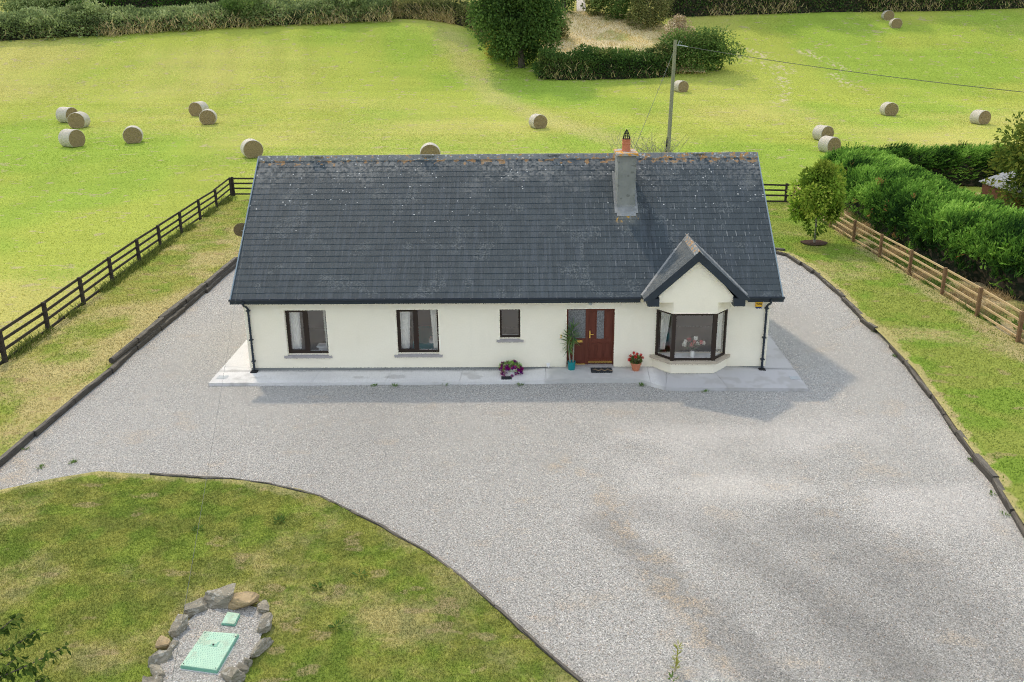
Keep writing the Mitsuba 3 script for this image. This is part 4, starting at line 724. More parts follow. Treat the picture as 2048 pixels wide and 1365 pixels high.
# ------------------------------------------------------------------ timber kerbs
def log(a, b, w, h, key, lab=None, rnd=False):
    a, b = np.array(a, float), np.array(b, float)
    if rnd: m = tube([a, (a + b) / 2, b], w / 2, 12)
    else:
        n = 6; t = np.linspace(0, 1, n); P = a + (b - a) * t[:, None]; d = (b - a) / np.linalg.norm(b - a); s = np.array([-d[1], d[0], 0]); V = []
        for p in P:
            j = rng.normal(0, .008, 8)
            V += [p - s * (w / 2 + j[0]) + [0, 0, -h / 2], p - s * (w / 2 + j[1]) + [0, 0, h * .38 + j[2]], p - s * w * .36 + [0, 0, h / 2 + j[3]], p + s * w * .36 + [0, 0, h / 2 + j[4]], p + s * (w / 2 + j[5]) + [0, 0, h * .38 + j[6]], p + s * (w / 2 + j[7]) + [0, 0, -h / 2]]
        V = np.array(V); F = []
        for i in range(n - 1):
            for q in range(6):
                a0, a1 = i * 6 + q, i * 6 + (q + 1) % 6; F += [[a0, a1, a0 + 6], [a1, a1 + 6, a0 + 6]]
        for o, fl in ((0, 1), ((n - 1) * 6, -1)): F += [[o, o + q, o + q + 1][::-fl] for q in range(1, 5)]
        m = trimesh.Trimesh(V, np.array(F), process=False); m.fix_normals()
    return add(key, m, 'm_sleeper', smooth=False)
tag('sleeper_kerb', 'straight kerb of old dark railway sleepers along the left edge of the gravel', 'kerb')
y = -9.6
while y < 14.5:
    y1 = y + rng.uniform(2.2, 2.6); log((-4.78 + rng.normal(0, .03), y + .02, -.02), (-4.80 + rng.normal(0, .03), y1 - .02, -.02), .15, .20, 'sleeper_kerb__sleeper'); y = y1
y = 0.55
for i, ln in enumerate((2.1, 2.5, 2.45, 2.5, 2.4, 2.3)):
    y1 = y + ln; sh = (0.0, .03, -.05, .02, .05, .0)[i]
    log((-4.90 + sh, y + .015, .17), (-4.90 + sh * .5, y1 - .015, .17), .20, .20, 'sleeper_kerb__sleeper', rnd=(i == 0)); y = y1
tag('log_kerb', 'uneven curved kerb of dark weathered logs along the right edge of the gravel', 'kerb')
def along(pts, step):
    from shapely.geometry import LineString
    ls = LineString(pts); d, out = 0, []
    while d < ls.length - .3:
        e = min(d + step * rng.uniform(.85, 1.2), ls.length); out.append((ls.interpolate(d).coords[0], ls.interpolate(e).coords[0])); d = e
    return out
for a, b in along(EDGE_R, 1.45):
    if 4.2 > a[1] > 2.6: continue
    j = rng.normal(0, .04, 4); q = rng.uniform(0, 1); log((a[0] + j[0], a[1], -.05 + j[2] * .6), (b[0] + j[1], b[1] + .03, -.05 + j[3] * .6), rng.uniform(.13, .19), rng.uniform(.17, .24), 'log_kerb__log', rnd=q < .25)
for a, b in ((( 20.9, 16.9), (22.0, 16.2)),): log((*a, .06), (*b, .06), .16, .2, 'log_kerb__log')
tag('plank_kerb', 'thin weathered plank kerb round the edge of the front lawn', 'kerb')
for a, b in along(LAWN_EDGE[3:], 1.25): 
    j = rng.normal(0, .012, 2); log((a[0] + j[0], a[1], -.055), (b[0] + j[1], b[1], -.055), .07, .16, 'plank_kerb__plank')

# ------------------------------------------------------------------ rocks and septic tank covers
def rock(cx, cy, sx, sy, sz, yaw, label, m='m_rock', seed=0, z0=-0.04):
    sx, sy, sz = sx * 1.14, sy * 1.14, sz * 1.08
    r = np.random.default_rng(100 + seed); import manifold3d as m3
    pts = unit(16, r); pts = np.sign(pts) * np.abs(pts) ** .55; pts = pts / np.abs(pts).max(1, keepdims=True) * r.uniform(.72, 1.0, (16, 1)); pts = pts * [sx / 2, sy / 2, sz / 2]
    h = trimesh.convex.convex_hull(pts); h = h.subdivide().subdivide().subdivide(); v = h.vertices; nn = meshkit.fbm(v * 9 + seed * 3, 4) - .5; lay = meshkit.noise(v * [3, 3, 26] + seed) - .5
    h.vertices = v * (1 + .26 * nn[:, None]) + h.vertex_normals * (np.round(lay * 3)[:, None] / 3 * .04)
    h.apply_transform(trimesh.transformations.rotation_matrix(math.radians(yaw), (0, 0, 1))); h.apply_translation((cx, cy, z0 + sz / 2 - .03))
    k = newkey('boulder'); add(k, h, m, smooth=18); tag(k, label, 'rock', 'rocks ringed around the green covers'); return k
RK = [((3.14, -13.09), (.60, .42, .40), 12, 'large brown slab rock at the back left of the ring', 'm_rock'), ((3.63, -13.14), (.52, .42, .34), -10, 'large golden tan rock beside the small green cover', 'm_rock_tan'),
      ((2.74, -13.34), (.46, .26, .30), 35, 'grey rock left of the large brown slab rock', 'm_rock'), ((2.6, -13.9), (.36, .50, .34), -20, 'tall grey rock on the left level with the back of the big cover', 'm_rock'),
      ((2.48, -14.4), (.26, .28, .24), 10, 'small tan topped rock at the outer left of the ring', 'm_rock_tan'), ((2.71, -14.5), (.16, .36, .20), -8, 'small dark rock on the inner side of the tan topped rock', 'm_rock'),
      ((2.59, -14.8), (.34, .36, .26), -12, 'grey rock on the left level with the front edge of the big cover', 'm_rock'), ((2.64, -15.18), (.32, .32, .24), 20, 'rounded grey rock at the lower left end of the ring', 'm_rock'), ((2.72, -15.52), (.34, .34, .24), 5, 'flat rock nearest the camera on the left of the ring', 'm_rock'),
      ((4.05, -13.29), (.22, .42, .24), 14, 'narrow grey rock right of the golden tan rock', 'm_rock'), ((4.23, -13.81), (.24, .46, .30), -4, 'squared grey rock at the right side of the ring', 'm_rock'),
      ((4.33, -14.52), (.15, .58, .26), -20, 'thin upright slab leaning along the right side of the ring', 'm_rock'), ((4.2, -14.88), (.20, .16, .24), -28, 'first small stepped rock below the thin upright slab', 'm_rock'),
      ((4.15, -15.07), (.22, .16, .20), -28, 'second small stepped rock below the thin upright slab', 'm_rock'), ((4.06, -15.31), (.36, .28, .32), -35, 'blocky grey rock at the lower right end of the ring', 'm_rock'), ((3.9, -15.62), (.28, .26, .22), 10, 'low rounded rock nearest the camera on the right of the ring', 'm_rock')]
for i, (c, s, yw, lb, m) in enumerate(RK): rock(*c, *s, yw, lb, m, i)
bed = Polygon([(2.9, -16.1), (2.65, -15.2), (2.6, -14.5), (2.6, -13.9), (2.8, -13.4), (3.1, -13.1), (3.6, -13.1), (4.0, -13.3), (4.2, -13.8), (4.28, -14.5), (4.1, -15.1), (3.8, -16.1)])
add('gravel_bed', grid_in(bed, .12, lambda x, y: .055 + .03 * npfbm(x * 3, y * 3, 2.0)), 'm_gravel', smooth=True); tag('gravel_bed', 'small oval bed of gravel inside the ring of rocks', kind='structure')
def tank(quad, z, h, label, big):
    k = newkey('tank_cover'); tag(k, label, 'cover'); P = Polygon(quad); m = prism(P, z + .02, z + h); add(k + '__lid', m, 'm_tank'); add(k + '__rim', prism(P.buffer(.012, join_style=2), z, z + h - .022), 'm_tank_dark')
    q = np.array(quad); o, u, v = q[3], q[2] - q[3], q[0] - q[3]
    if big:
        nx, ny = 15, 21
        studs = []
        for i in range(nx):
            for j in range(ny):
                a, b = (i + .5 + .25 * (j % 2 - .5)) / nx, (j + .5) / ny; 
                if .04 < a < .96 and not (.34 < a < .66 and .56 < b < .80): c = o + u * a + v * b; s = trimesh.creation.cylinder(.008, .005, sections=6); s.apply_translation((*c, z + h + .002)); studs.append(s)
        labels[add(k + '__stud', cat(studs), 'm_tank_dark')] = {'label': 'rows of small anti slip studs', 'kind': 'stuff'}
        def uv(a, b, zz): return (*(o + u * a + v * b), zz)
        zt, zd = z + h + .0015, z + h + .0025
        for pts in ([uv(.38, .60, zt), uv(.62, .60, zt), uv(.56, .68, zt), uv(.44, .68, zt)], [uv(.62, .60, zt), uv(.62, .78, zt), uv(.56, .74, zt), uv(.56, .68, zt)]):
            add(k + '__recess', quadslab(pts, np.array([0, 0, .003])), 'm_tank_dark')
        add(k + '__lock', box(*(uv(.5, .645, 0)[0] + np.array([-.012, .012])), *(uv(.5, .645, 0)[1] + np.array([-.018, .018])), zt, zt + .02), 'm_black')
        for a, b in ((.05, .04), (.95, .04), (.05, .96), (.95, .96)): c = o + u * a + v * b; s = trimesh.creation.cylinder(.012, .006, sections=8); s.apply_translation((*c, z + h + .003)); add(k + '__bolt', s, 'm_black')
        add(k + '__footing', prism(P.buffer(.03, join_style=2), z - .1, z - .002), 'm_conc')
tank([(3.16, -14.1), (3.82, -14.17), (3.74, -15.19), (3.06, -15.06)], .075, .07, 'large pale green septic tank cover inside the ring of rocks', True)
tank([(3.40, -13.46), (3.65, -13.52), (3.65, -13.84), (3.40, -13.81)], .075, .05, 'small pale green cover in front of the golden tan rock', False)

# ------------------------------------------------------------------ straw bales
def bale(x, y, D, yaw, label):
    k = newkey('hay_bale'); tag(k, label, 'hay bale', 'round hay bales scattered over the field'); Lb = .82 * D; R = D / 2; z = float(ground(x, y)); n = 48; a = np.arange(n) / n * 2 * np.pi
    sq = np.where(np.sin(a) < -.80, .80 / np.maximum(-np.sin(a), .01), 1.0); ring = np.stack([np.cos(a) * R * sq, np.sin(a) * R * sq * .97], 1)
    ys = np.array([0, .02, .05, .3, .5, .7, .95, .98, 1.0]) * Lb; sc = np.array([.955, .99, 1, 1.0, .995, 1.0, 1, .99, .955]); V = np.concatenate([np.column_stack([ring[:, 0] * s, np.full(n, yy), ring[:, 1] * s]) for yy, s in zip(ys, sc)])
    V *= 1 + .02 * (meshkit.fbm(V * 2.2 + x, 3)[:, None] - .5); ii = (np.arange(len(ys) - 1)[:, None] * n + np.arange(n)).ravel(); jj = (np.arange(len(ys) - 1)[:, None] * n + (np.arange(n) + 1) % n).ravel()
    wrap = trimesh.Trimesh(V, np.vstack([np.stack([ii, jj, jj + n], 1), np.stack([ii, jj + n, ii + n], 1)]), process=False)
    ends = []
    for o in (0, (len(ys) - 1) * n):
        rg = V[o:o + n]; c = rg.mean(0); rr = [rg * f + c * (1 - f) for f in (1, .8, .55, .3)]; U = np.vstack(rr + [c[None]]); U[:, 1] += .035 * (meshkit.fbm(U * 5 + y, 3) - .5) * (np.arange(len(U)) >= n); Fc = []
        for q in range(3):
            for i in range(n): j = (i + 1) % n; Fc += [[q * n + i, q * n + j, (q + 1) * n + j], [q * n + i, (q + 1) * n + j, (q + 1) * n + i]]
        Fc += [[3 * n + i, 3 * n + (i + 1) % n, 4 * n] for i in range(n)]; ends.append(trimesh.Trimesh(U, np.array(Fc), process=False))
    M = trimesh.transformations.rotation_matrix(math.radians(yaw), (0, 0, 1)); M[:3, 3] = (x, y, z + R * .80 - .02); tr = [m.apply_transform(M) for m in [wrap] + ends]
    add(k + '__net_wrap', tr[0], 'm_net', smooth=50); add(k + '__straw_end', tr[1], 'm_bale_end', smooth=True); add(k + '__straw_end', tr[2], 'm_bale_end', smooth=True)
BALES = [(-34.41, 61.45, 1.62, 68, 'net wrapped hay bale behind another, at the far left of the field'), (-32.48, 57.99, 1.62, 4, 'hay bale turned left in front of another at the far left of the field'), (-28.18, 48.74, 1.62, 62, 'hay bale lowest of the three grouped at the far left of the field'), (-24.05, 50.05, 1.58, 19, 'hay bale on its own between the left group and the touching pair'),
         (-23.54, 64.42, 1.55, -13, 'hay bale at the back of the touching pair left of the roof'), (-20.7, 59.39, 1.55, 13, 'hay bale at the front of the touching pair left of the roof'), (-12.01, 43.54, 1.56, 26, 'hay bale just above the left end of the roof ridge'), (1.97, 41.24, 1.56, 6, 'hay bale half hidden behind the middle of the roof ridge'),
         (10.44, 55.71, 1.40, 22, 'hay bale alone in the field left of the chimney'), (26.26, 75.46, 1.38, 23, 'hay bale beside the utility pole below the round bush'), (57.61, 102.68, 1.42, -4, 'hay bale at the back of the pair by the far right hedge'), (57.5, 99.28, 1.44, -5, 'hay bale at the front of the pair by the far right hedge'),
         (43.59, 61.13, 1.38, 3, 'hay bale left of the two single ones under the overhead wire'), (49.96, 56.0, 1.37, 16, 'hay bale right of the two single ones beside the tall tree'), (33.9, 48.79, 1.35, 24, 'hay bale at the back of the pair by the conifer hedge'), (32.92, 43.84, 1.35, 24, 'hay bale at the front of the pair partly behind the conifer hedge')]
for b in BALES: bale(*b)

# ------------------------------------------------------------------ pole and wires
tag('utility_pole', 'tall grey wooden utility pole standing in the field behind the roof', 'utility pole')
add('utility_pole__shaft', tube([(18.95, 36, .3), (19.02, 36, 4), (19.14, 36, 9.67)], [.15, .135, .11], 14), 'm_pole', smooth=40)
add('utility_pole__cable_guard', bar((18.78, 35.92, .5), (18.86, 35.92, 3.3), .09, .06, up=(0, 1, 0)), 'm_black'); add('utility_pole__bracket', cat([bar((19.14, 36, 9.35), (19.62, 35.9, 9.30), .06, .07), tube([(19.3, 35.9, 9.3), (19.4, 35.9, 9.62), (19.55, 35.9, 9.5)], .025, 6)]), 'm_galv'); add('utility_pole__insulator', tube([(19.6, 35.9, 9.3), (19.95, 35.8, 9.22)], .03, 8), 'm_galv')
def wire(a, b, sag, r, label):
    a, b = np.array(a, float), np.array(b, float); t = np.linspace(0, 1, 25)[:, None]; k = newkey('overhead_wire'); add(k, tube(a + (b - a) * t - np.array([0, 0, sag]) * 4 * t * (1 - t), r, 5), 'm_wire', smooth=True); tag(k, label, 'wire')
wire((19.95, 35.8, 9.22), (43.0, 15.0, 6.6), .35, .018, 'dark overhead cable from the pole top across the field to the right')
wire((19.08, 36, 9.0), (12.2, 8.9, 2.6), .1, .012, 'thin wire from the pole down behind the chimney')
wire((-0.45, 4.0, 6.05), (7.1, -24, 7.15), .25, .0018, 'thin grey wire crossing the front lawn and gravel to the left gable')

# ------------------------------------------------------------------ trees, hedges and bushes
def crown(center, rad, nclump, nleaf, ln, cols, seed, shell=.55, clump=.33, flat=1.0, top=None, tw=.55, updir=.25):
    """leaves in clumps spread through an ellipsoid: returns mesh and vertex colours"""
    r = np.random.default_rng(seed); c = np.array(center); rad = np.array(rad, float)
    u = unit(nclump, r); q = r.uniform(shell, 1.0, (nclump, 1)); q = np.where(r.uniform(0, 1, (nclump, 1)) < .25, q * .6, q); cc = u * q
    if top is not None: cc[:, :2] *= np.interp(cc[:, 2], [-1, -.2, .5, 1], top)[:, None]
    size = clump * r.uniform(.6, 1.35, nclump); tone = r.uniform(0, 1, nclump); sh = r.uniform(.75, 1.25, (nclump, 1))
    i = r.integers(0, nclump, nleaf); v = unit(nleaf, r); rr = r.uniform(.35, 1.0, (nleaf, 1)) ** .6
    P = c + (cc[i] + v * rr * size[i][:, None] * [1, 1, flat]) * rad
    D = v + unit(nleaf, r) * .8 - [0, 0, .15]; N = v * .6 + unit(nleaf, r) * .7 + [0, 0, updir + .35]
    V, F = leaves(P, D, N, ln * r.uniform(.6, 1.3, nleaf), ln * tw * r.uniform(.7, 1.2, nleaf), .12)
    t = np.clip(tone[i] * .7 + r.uniform(0, .45, nleaf), 0, .999) * (len(cols) - 1); k = t.astype(int); f = (t - k)[:, None]; C = np.array(cols + [cols[-1]]); col = (C[k] * (1 - f) + C[k + 1] * f) * sh[i] * r.uniform(.8, 1.2, (nleaf, 1))
    return trimesh.Trimesh(V, F, process=False), np.repeat(np.clip(col, 0, 1), 4, axis=0), c + cc * rad
def limbs(base, top, r0, tips, seed, nb=12):
    r = np.random.default_rng(seed); base, top = np.array(base, float), np.array(top, float); ms = [tube(np.linspace(base, top, 6) + np.vstack([[0, 0, 0], r.normal(0, r0 * .3, (4, 3)), [0, 0, 0]]), np.linspace(r0, r0 * .35, 6), 10)]
    for t in tips[r.choice(len(tips), min(nb, len(tips)), replace=False)]:
        s = base + (top - base) * np.clip(r.uniform(.3, .95), 0, 1); mid = (s + t) / 2 + [0, 0, .1 * np.linalg.norm(t - s)]; ms.append(tube([s, mid, t], [r0 * .35, r0 * .22, r0 * .08], 6))
    return cat(ms)
def tree(name, label, base, h0, rad, nclump, nleaf, ln, cols, seed, r0, cat_='tree', mt='m_leaf', bark='m_bark', cz=None, **kw):
    k = newkey(name); tag(k, label, cat_, kw.pop('group', None)); base = np.array(base, float); c = base + [0, 0, h0 + rad[2] if cz is None else cz]
    m, cc, tips = crown(c, rad, nclump, nleaf, ln, cols, seed, **kw); add(k + '__crown', m, mt, color=cc); add(k + '__trunk', limbs(base - [0, 0, .1], c + [0, 0, rad[2] * .3], r0, tips, seed), bark, smooth=40); return k
G = lambda x, y: (x, y, float(ground(x, y)))
DARK = [(.012, .028, .010), (.022, .048, .014), (.036, .068, .018), (.06, .095, .025)]
MID = [(.022, .042, .013), (.040, .072, .018), (.065, .105, .028), (.10, .135, .04)]
OLIVE = [(.035, .045, .016), (.065, .078, .025), (.10, .11, .04), (.16, .15, .06)]
# small tree on the right lawn with its ring of mulch
def young_tree():
    k = newkey('young_tree'); tag(k, 'young round crowned tree with a pale trunk on the right lawn', 'tree'); b = np.array([23.9, 17.75, .05])
    m, cc, tips = crown(b + [0, 0, 2.72], (1.38, 1.38, 1.78), 48, 11000, .19, [(.035, .068, .010), (.075, .125, .016), (.12, .175, .022), (.19, .215, .038)], 5, shell=.5, clump=.32, top=(.85, 1.08, .82, .28), tw=.6)
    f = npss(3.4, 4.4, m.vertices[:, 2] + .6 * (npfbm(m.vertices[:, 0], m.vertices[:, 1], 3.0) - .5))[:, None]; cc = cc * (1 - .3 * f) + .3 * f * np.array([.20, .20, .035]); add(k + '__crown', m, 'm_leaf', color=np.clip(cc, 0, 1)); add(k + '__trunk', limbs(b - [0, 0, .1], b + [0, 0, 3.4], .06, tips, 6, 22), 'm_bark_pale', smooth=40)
    n = 40; a = np.arange(n) / n * 6.283; P = [(b[0] + math.cos(t) * .68 * (1 + .06 * math.sin(3 * t)), b[1] + math.sin(t) * .62) for t in a]; add('mulch_bed', grid_in(Polygon(P), .08, lambda x, y: .085 + .07 * npfbm(x * 6, y * 6, 3.0)), 'm_mulch', smooth=True); tag('mulch_bed', 'round ring of dark bark mulch under the young tree', kind='structure')
young_tree()
# conifer hedge: dark body and swept sprays
def hedge_arm(name, label, path, w, h, n, seed, lean=(.4, .2)):
    from shapely.geometry import LineString
    r = np.random.default_rng(seed); k = newkey(name); tag(k, label, 'hedge'); ls = LineString(path); Ln = ls.length
    def at(s):
        p = np.array([ls.interpolate(x).coords[0] for x in s]); q = np.array([ls.interpolate(min(x + .3, Ln)).coords[0] for x in s]); o = np.array([ls.interpolate(max(x - .3, 0)).coords[0] for x in s]); d = q - o; return p, d / np.linalg.norm(d, axis=1, keepdims=True)
    # body
    ns, na = int(Ln / .3), 22; S = np.linspace(0, Ln, ns); P, D = at(S); Nn = np.stack([-D[:, 1], D[:, 0]], 1); ang = np.linspace(0, np.pi, na); V = []
    for s, p, nn in zip(S, P, Nn):
        end = min(1, .45 + .55 * math.sqrt(max(min(s, Ln - s), 0) / 1.0)); cx = np.cos(ang); prof = np.sign(cx) * np.abs(cx) ** .6 * w / 2 * .86 * end; z = np.abs(np.sin(ang)) ** .45 * h * .92 * (0.8 + .2 * end)
        V.append(np.column_stack([p[0] + nn[0] * prof, p[1] + nn[1] * prof, z + float(ground(p[0], p[1])) - .02]))
    V = np.concatenate(V); V += (meshkit.fbm(V * 1.1 + seed, 3)[:, None] - .5) * .5; i = (np.arange(ns - 1)[:, None] * na + np.arange(na - 1)).ravel(); add(k + '__branches', (V, np.stack([i, i + 1, i + na + 1, i + na], 1)), 'm_hedge_core', smooth=True)
    # sprays: bunches of thin swept fronds
    s = r.uniform(0, Ln, n); p, d = at(s); nn = np.stack([-d[:, 1], d[:, 0]], 1); a = np.where(r.uniform(0, 1, n) < .5, r.uniform(0, np.pi, n), r.uniform(.25, np.pi - .25, n)); cx, sx = np.cos(a), np.sin(a)
    end = np.minimum(1, .45 + .55 * np.sqrt(np.clip(np.minimum(s, Ln - s), 0, None) / 1.0)); b = 0.65 * (meshkit.fbm(np.column_stack([p * .8, a * 1.3 + seed]), 3) - .5); off = np.sign(cx) * np.abs(cx) ** .6 * (w / 2) * end * .95 + b * cx; z = np.abs(sx) ** .45 * h * .95 * (.8 + .2 * end) + b * sx
    g = np.array([float(ground(*q)) for q in p]); Q = np.column_stack([p + nn * off[:, None], z + g]); out = np.column_stack([nn * cx[:, None], sx * .8]); keep = z > .35 + .5 * r.uniform(0, 1, n) * (meshkit.noise(np.column_stack([p * .5, 0 * s])) > .3); Q, out, p, b = Q[keep], out[keep], p[keep], b[keep]; m = len(Q)
    # each bough is a flat plume of thin fronds along a swept, slightly drooping axis
    tone = meshkit.fbm(Q * [.6, .6, 1.1] + 11, 3); sweep = np.array([lean[0], lean[1], .28]); ax = out * .62 + sweep * r.uniform(.4, 1.2, (m, 1)) + r.normal(0, .20, (m, 3)); ax /= np.linalg.norm(ax, axis=1, keepdims=True)
    pn = np.cross(ax, np.cross([0, 0, 1.0], ax)) + r.normal(0, .30, (m, 3)); sd = np.cross(pn, ax); sd /= np.linalg.norm(sd, axis=1, keepdims=True); BL = r.uniform(.45, 1.05, m); m7 = 30; u = r.uniform(0, 1, (m, m7)); sgn = r.choice([-1.0, 1.0], (m, m7))
    base = Q[:, None] - ax[:, None] * .45 + ax[:, None] * (u * BL[:, None])[..., None] - np.array([0, 0, .10]) * (u * u)[..., None] + sd[:, None] * (sgn * .03)[..., None]
    Dd = ax[:, None] * .8 + sd[:, None] * (sgn * r.uniform(.2, .8, (m, m7)))[..., None] + r.normal(0, .14, (m, m7, 3)); N2 = pn[:, None] * .8 + r.normal(0, .35, (m, m7, 3)); ln = (.10 + .16 * (1 - u)) * r.uniform(.7, 1.2, (m, m7)) + .05
    Vv, F = leaves(base.reshape(-1, 3), Dd.reshape(-1, 3), N2.reshape(-1, 3), ln.ravel(), .045, .1); C = np.array([(.008, .022, .006), (.034, .080, .012), (.085, .165, .024), (.155, .245, .045)])
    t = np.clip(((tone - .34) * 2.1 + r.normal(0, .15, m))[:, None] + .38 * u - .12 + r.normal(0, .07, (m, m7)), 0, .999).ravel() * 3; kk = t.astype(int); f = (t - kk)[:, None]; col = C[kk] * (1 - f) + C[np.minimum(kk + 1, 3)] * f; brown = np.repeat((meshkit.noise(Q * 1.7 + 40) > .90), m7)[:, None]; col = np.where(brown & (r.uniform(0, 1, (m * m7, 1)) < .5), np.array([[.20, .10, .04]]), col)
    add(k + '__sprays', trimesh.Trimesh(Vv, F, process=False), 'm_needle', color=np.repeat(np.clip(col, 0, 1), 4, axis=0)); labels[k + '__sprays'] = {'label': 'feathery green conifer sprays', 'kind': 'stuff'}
MATHC = mat('m_hedge_core', lambda p, n, uv: mix((0.012, 0.018, 0.008), (0.07, 0.055, 0.035), smoothstep(0.45, 0.65, fbm(p.x * 6, p.y * 6, p.z * 6, 4))), 0.95, bump=(lambda p, n, uv: fbm(p.x * 12, p.y * 12, p.z * 12, 3), 0.1, 0.01))
hedge_arm('conifer_hedge', 'thick dark green conifer hedge running beside the new timber fence', [(30.7, 33.8), (30.7, 29.5), (30.25, 24), (29.75, 18), (30.0, 12.5), (31.0, 8.5), (32.5, 4.5), (33.6, 1.0)], 4.5, 2.65, 10500, 31, (.75, .15))
hedge_arm('conifer_hedge', 'conifer hedge arm running right behind the grey shed roof', [(31.4, 33.6), (34.5, 34.4), (38, 34.6), (42, 34.2), (46, 33.6), (50, 33)], 2.6, 2.3, 4200, 32, (.8, .15))
def shed():
    k = newkey('shed'); tag(k, 'garden shed with a grey felt roof behind the conifer hedge', 'shed'); x0, x1, ya, yb, ym = 34.0, 38.0, 20.6, 27.6, 24.4
    # ridge runs away from the house front; left slope faces the hedge
    add(k + '__wall', box(36.0, 39.9, 21.4, 26.0, 0, 1.69), 'm_shedwood'); R = [(35.95, 21.0, 1.7), (35.95, 26.4, 1.7), (38.1, 26.4, 2.5), (38.1, 21.0, 2.5)]; R2 = [(38.1, 21.0, 2.5), (38.1, 26.4, 2.5), (40.25, 26.4, 1.70), (40.25, 21.0, 1.70)]
    add(k + '__roof', quadslab(R, np.array([0, 0, .05])), 'm_felt'); add(k + '__roof', quadslab(R2, np.array([0, 0, .049])), 'm_felt')
    for yy in (22.6, 24.3, 25.6): add(k + '__roof__felt_seam', bar((35.95, yy, 1.756), (38.1, yy, 2.556), .05, .012), 'm_felt')
shed()
tree('yellowing_tree', 'tall bushy tree with yellowing leaves cut by the right edge of the photo', (38.8, 21.4, 0), .0, (3.9, 3.2, 3.75), 200, 46000, .27, [(.014, .026, .008), (.030, .050, .012), (.055, .085, .016), (.11, .125, .022)], 41, .2, clump=.30, shell=.5, top=(.9, 1.0, .9, .5), tw=.6)
# big tree and the bushes in the middle distance
tree('big_tree', 'large dark broadleaf tree standing in the field hedge, cut by the top edge', G(8.6, 86.5), .0, (5.4, 4.6, 6.4), 80, 32000, .34, [(.016, .034, .012), (.028, .056, .016), (.046, .082, .022), (.075, .115, .03)], 51, .45, clump=.30, shell=.55, top=(.6, .95, 1.05, .85), tw=.65)
tree('field_tree', 'dark ivy clad tree behind the large tree beside the pale track', G(14.4, 106.5), .0, (3.0, 2.6, 6.0), 70, 9000, .36, DARK, 52, .3, clump=.28, top=(.7, .9, 1, .6))
def bush(label, x, y, rad, n, cols, seed, ln=.3, name='bush', cat_='bush', **kw): return tree(name, label, G(x, y), -.15, rad, max(24, n // 130), n, ln, cols, seed, .08, cat_, cz=rad[2] * .82, **kw)
bush('dark rounded shrub at the left end of the low dark hedge', 11.6, 82.6, (1.8, 1.5, 1.55), 3600, DARK[1:], 68, ln=.28)
bush('dark shrub bulging out of the middle of the low dark hedge', 16.4, 82.3, (2.2, 1.4, 1.5), 3800, DARK[1:], 69, ln=.28)
bush('olive shrub at the right end of the low dark hedge', 24.4, 82.9, (2.0, 1.5, 1.6), 3600, OLIVE, 70, ln=.28)
bush('big rounded dark bush beside the utility pole, right of the dark hedge', 29.2, 84.2, (4.5, 2.6, 2.7), 13000, MID, 61)
bush('tall grey green bush above the tan grass patch', 25.2, 100.3, (2.7, 2.4, 3.3), 8000, OLIVE, 62)
bush('bright green bush left of the tall grey green bush', 21.4, 103.6, (3.0, 2.4, 3.0), 6500, MID, 63)
bush('leafy bush at the back of the tan grass beside the track', 18.9, 105.8, (2.2, 1.9, 2.4), 4500, OLIVE, 64)
bush('tall clump of pale pinkish weeds right of the tan grass patch', 28.9, 96.0, (1.9, 1.5, 1.5), 3600, [(.14, .13, .07), (.24, .20, .12), (.32, .25, .19)], 65, name='weed_clump', cat_='weeds', ln=.25)
bush('light green leafy shrub on top of the low dark hedge', 20.2, 82.9, (1.5, 1.2, 1.6), 2600, [(.04, .08, .014), (.08, .15, .025), (.13, .21, .04)], 66)
bush('yellowish shrub at the left foot of the large dark tree', 5.6, 90.6, (1.3, 2.8, 1.7), 4200, [(.06, .07, .02), (.14, .14, .035), (.24, .21, .05)], 67)
bush('scrubby green bush between the large tree and the tan grass', 12.6, 95.5, (1.8, 2.2, 1.9), 3600, OLIVE, 68)
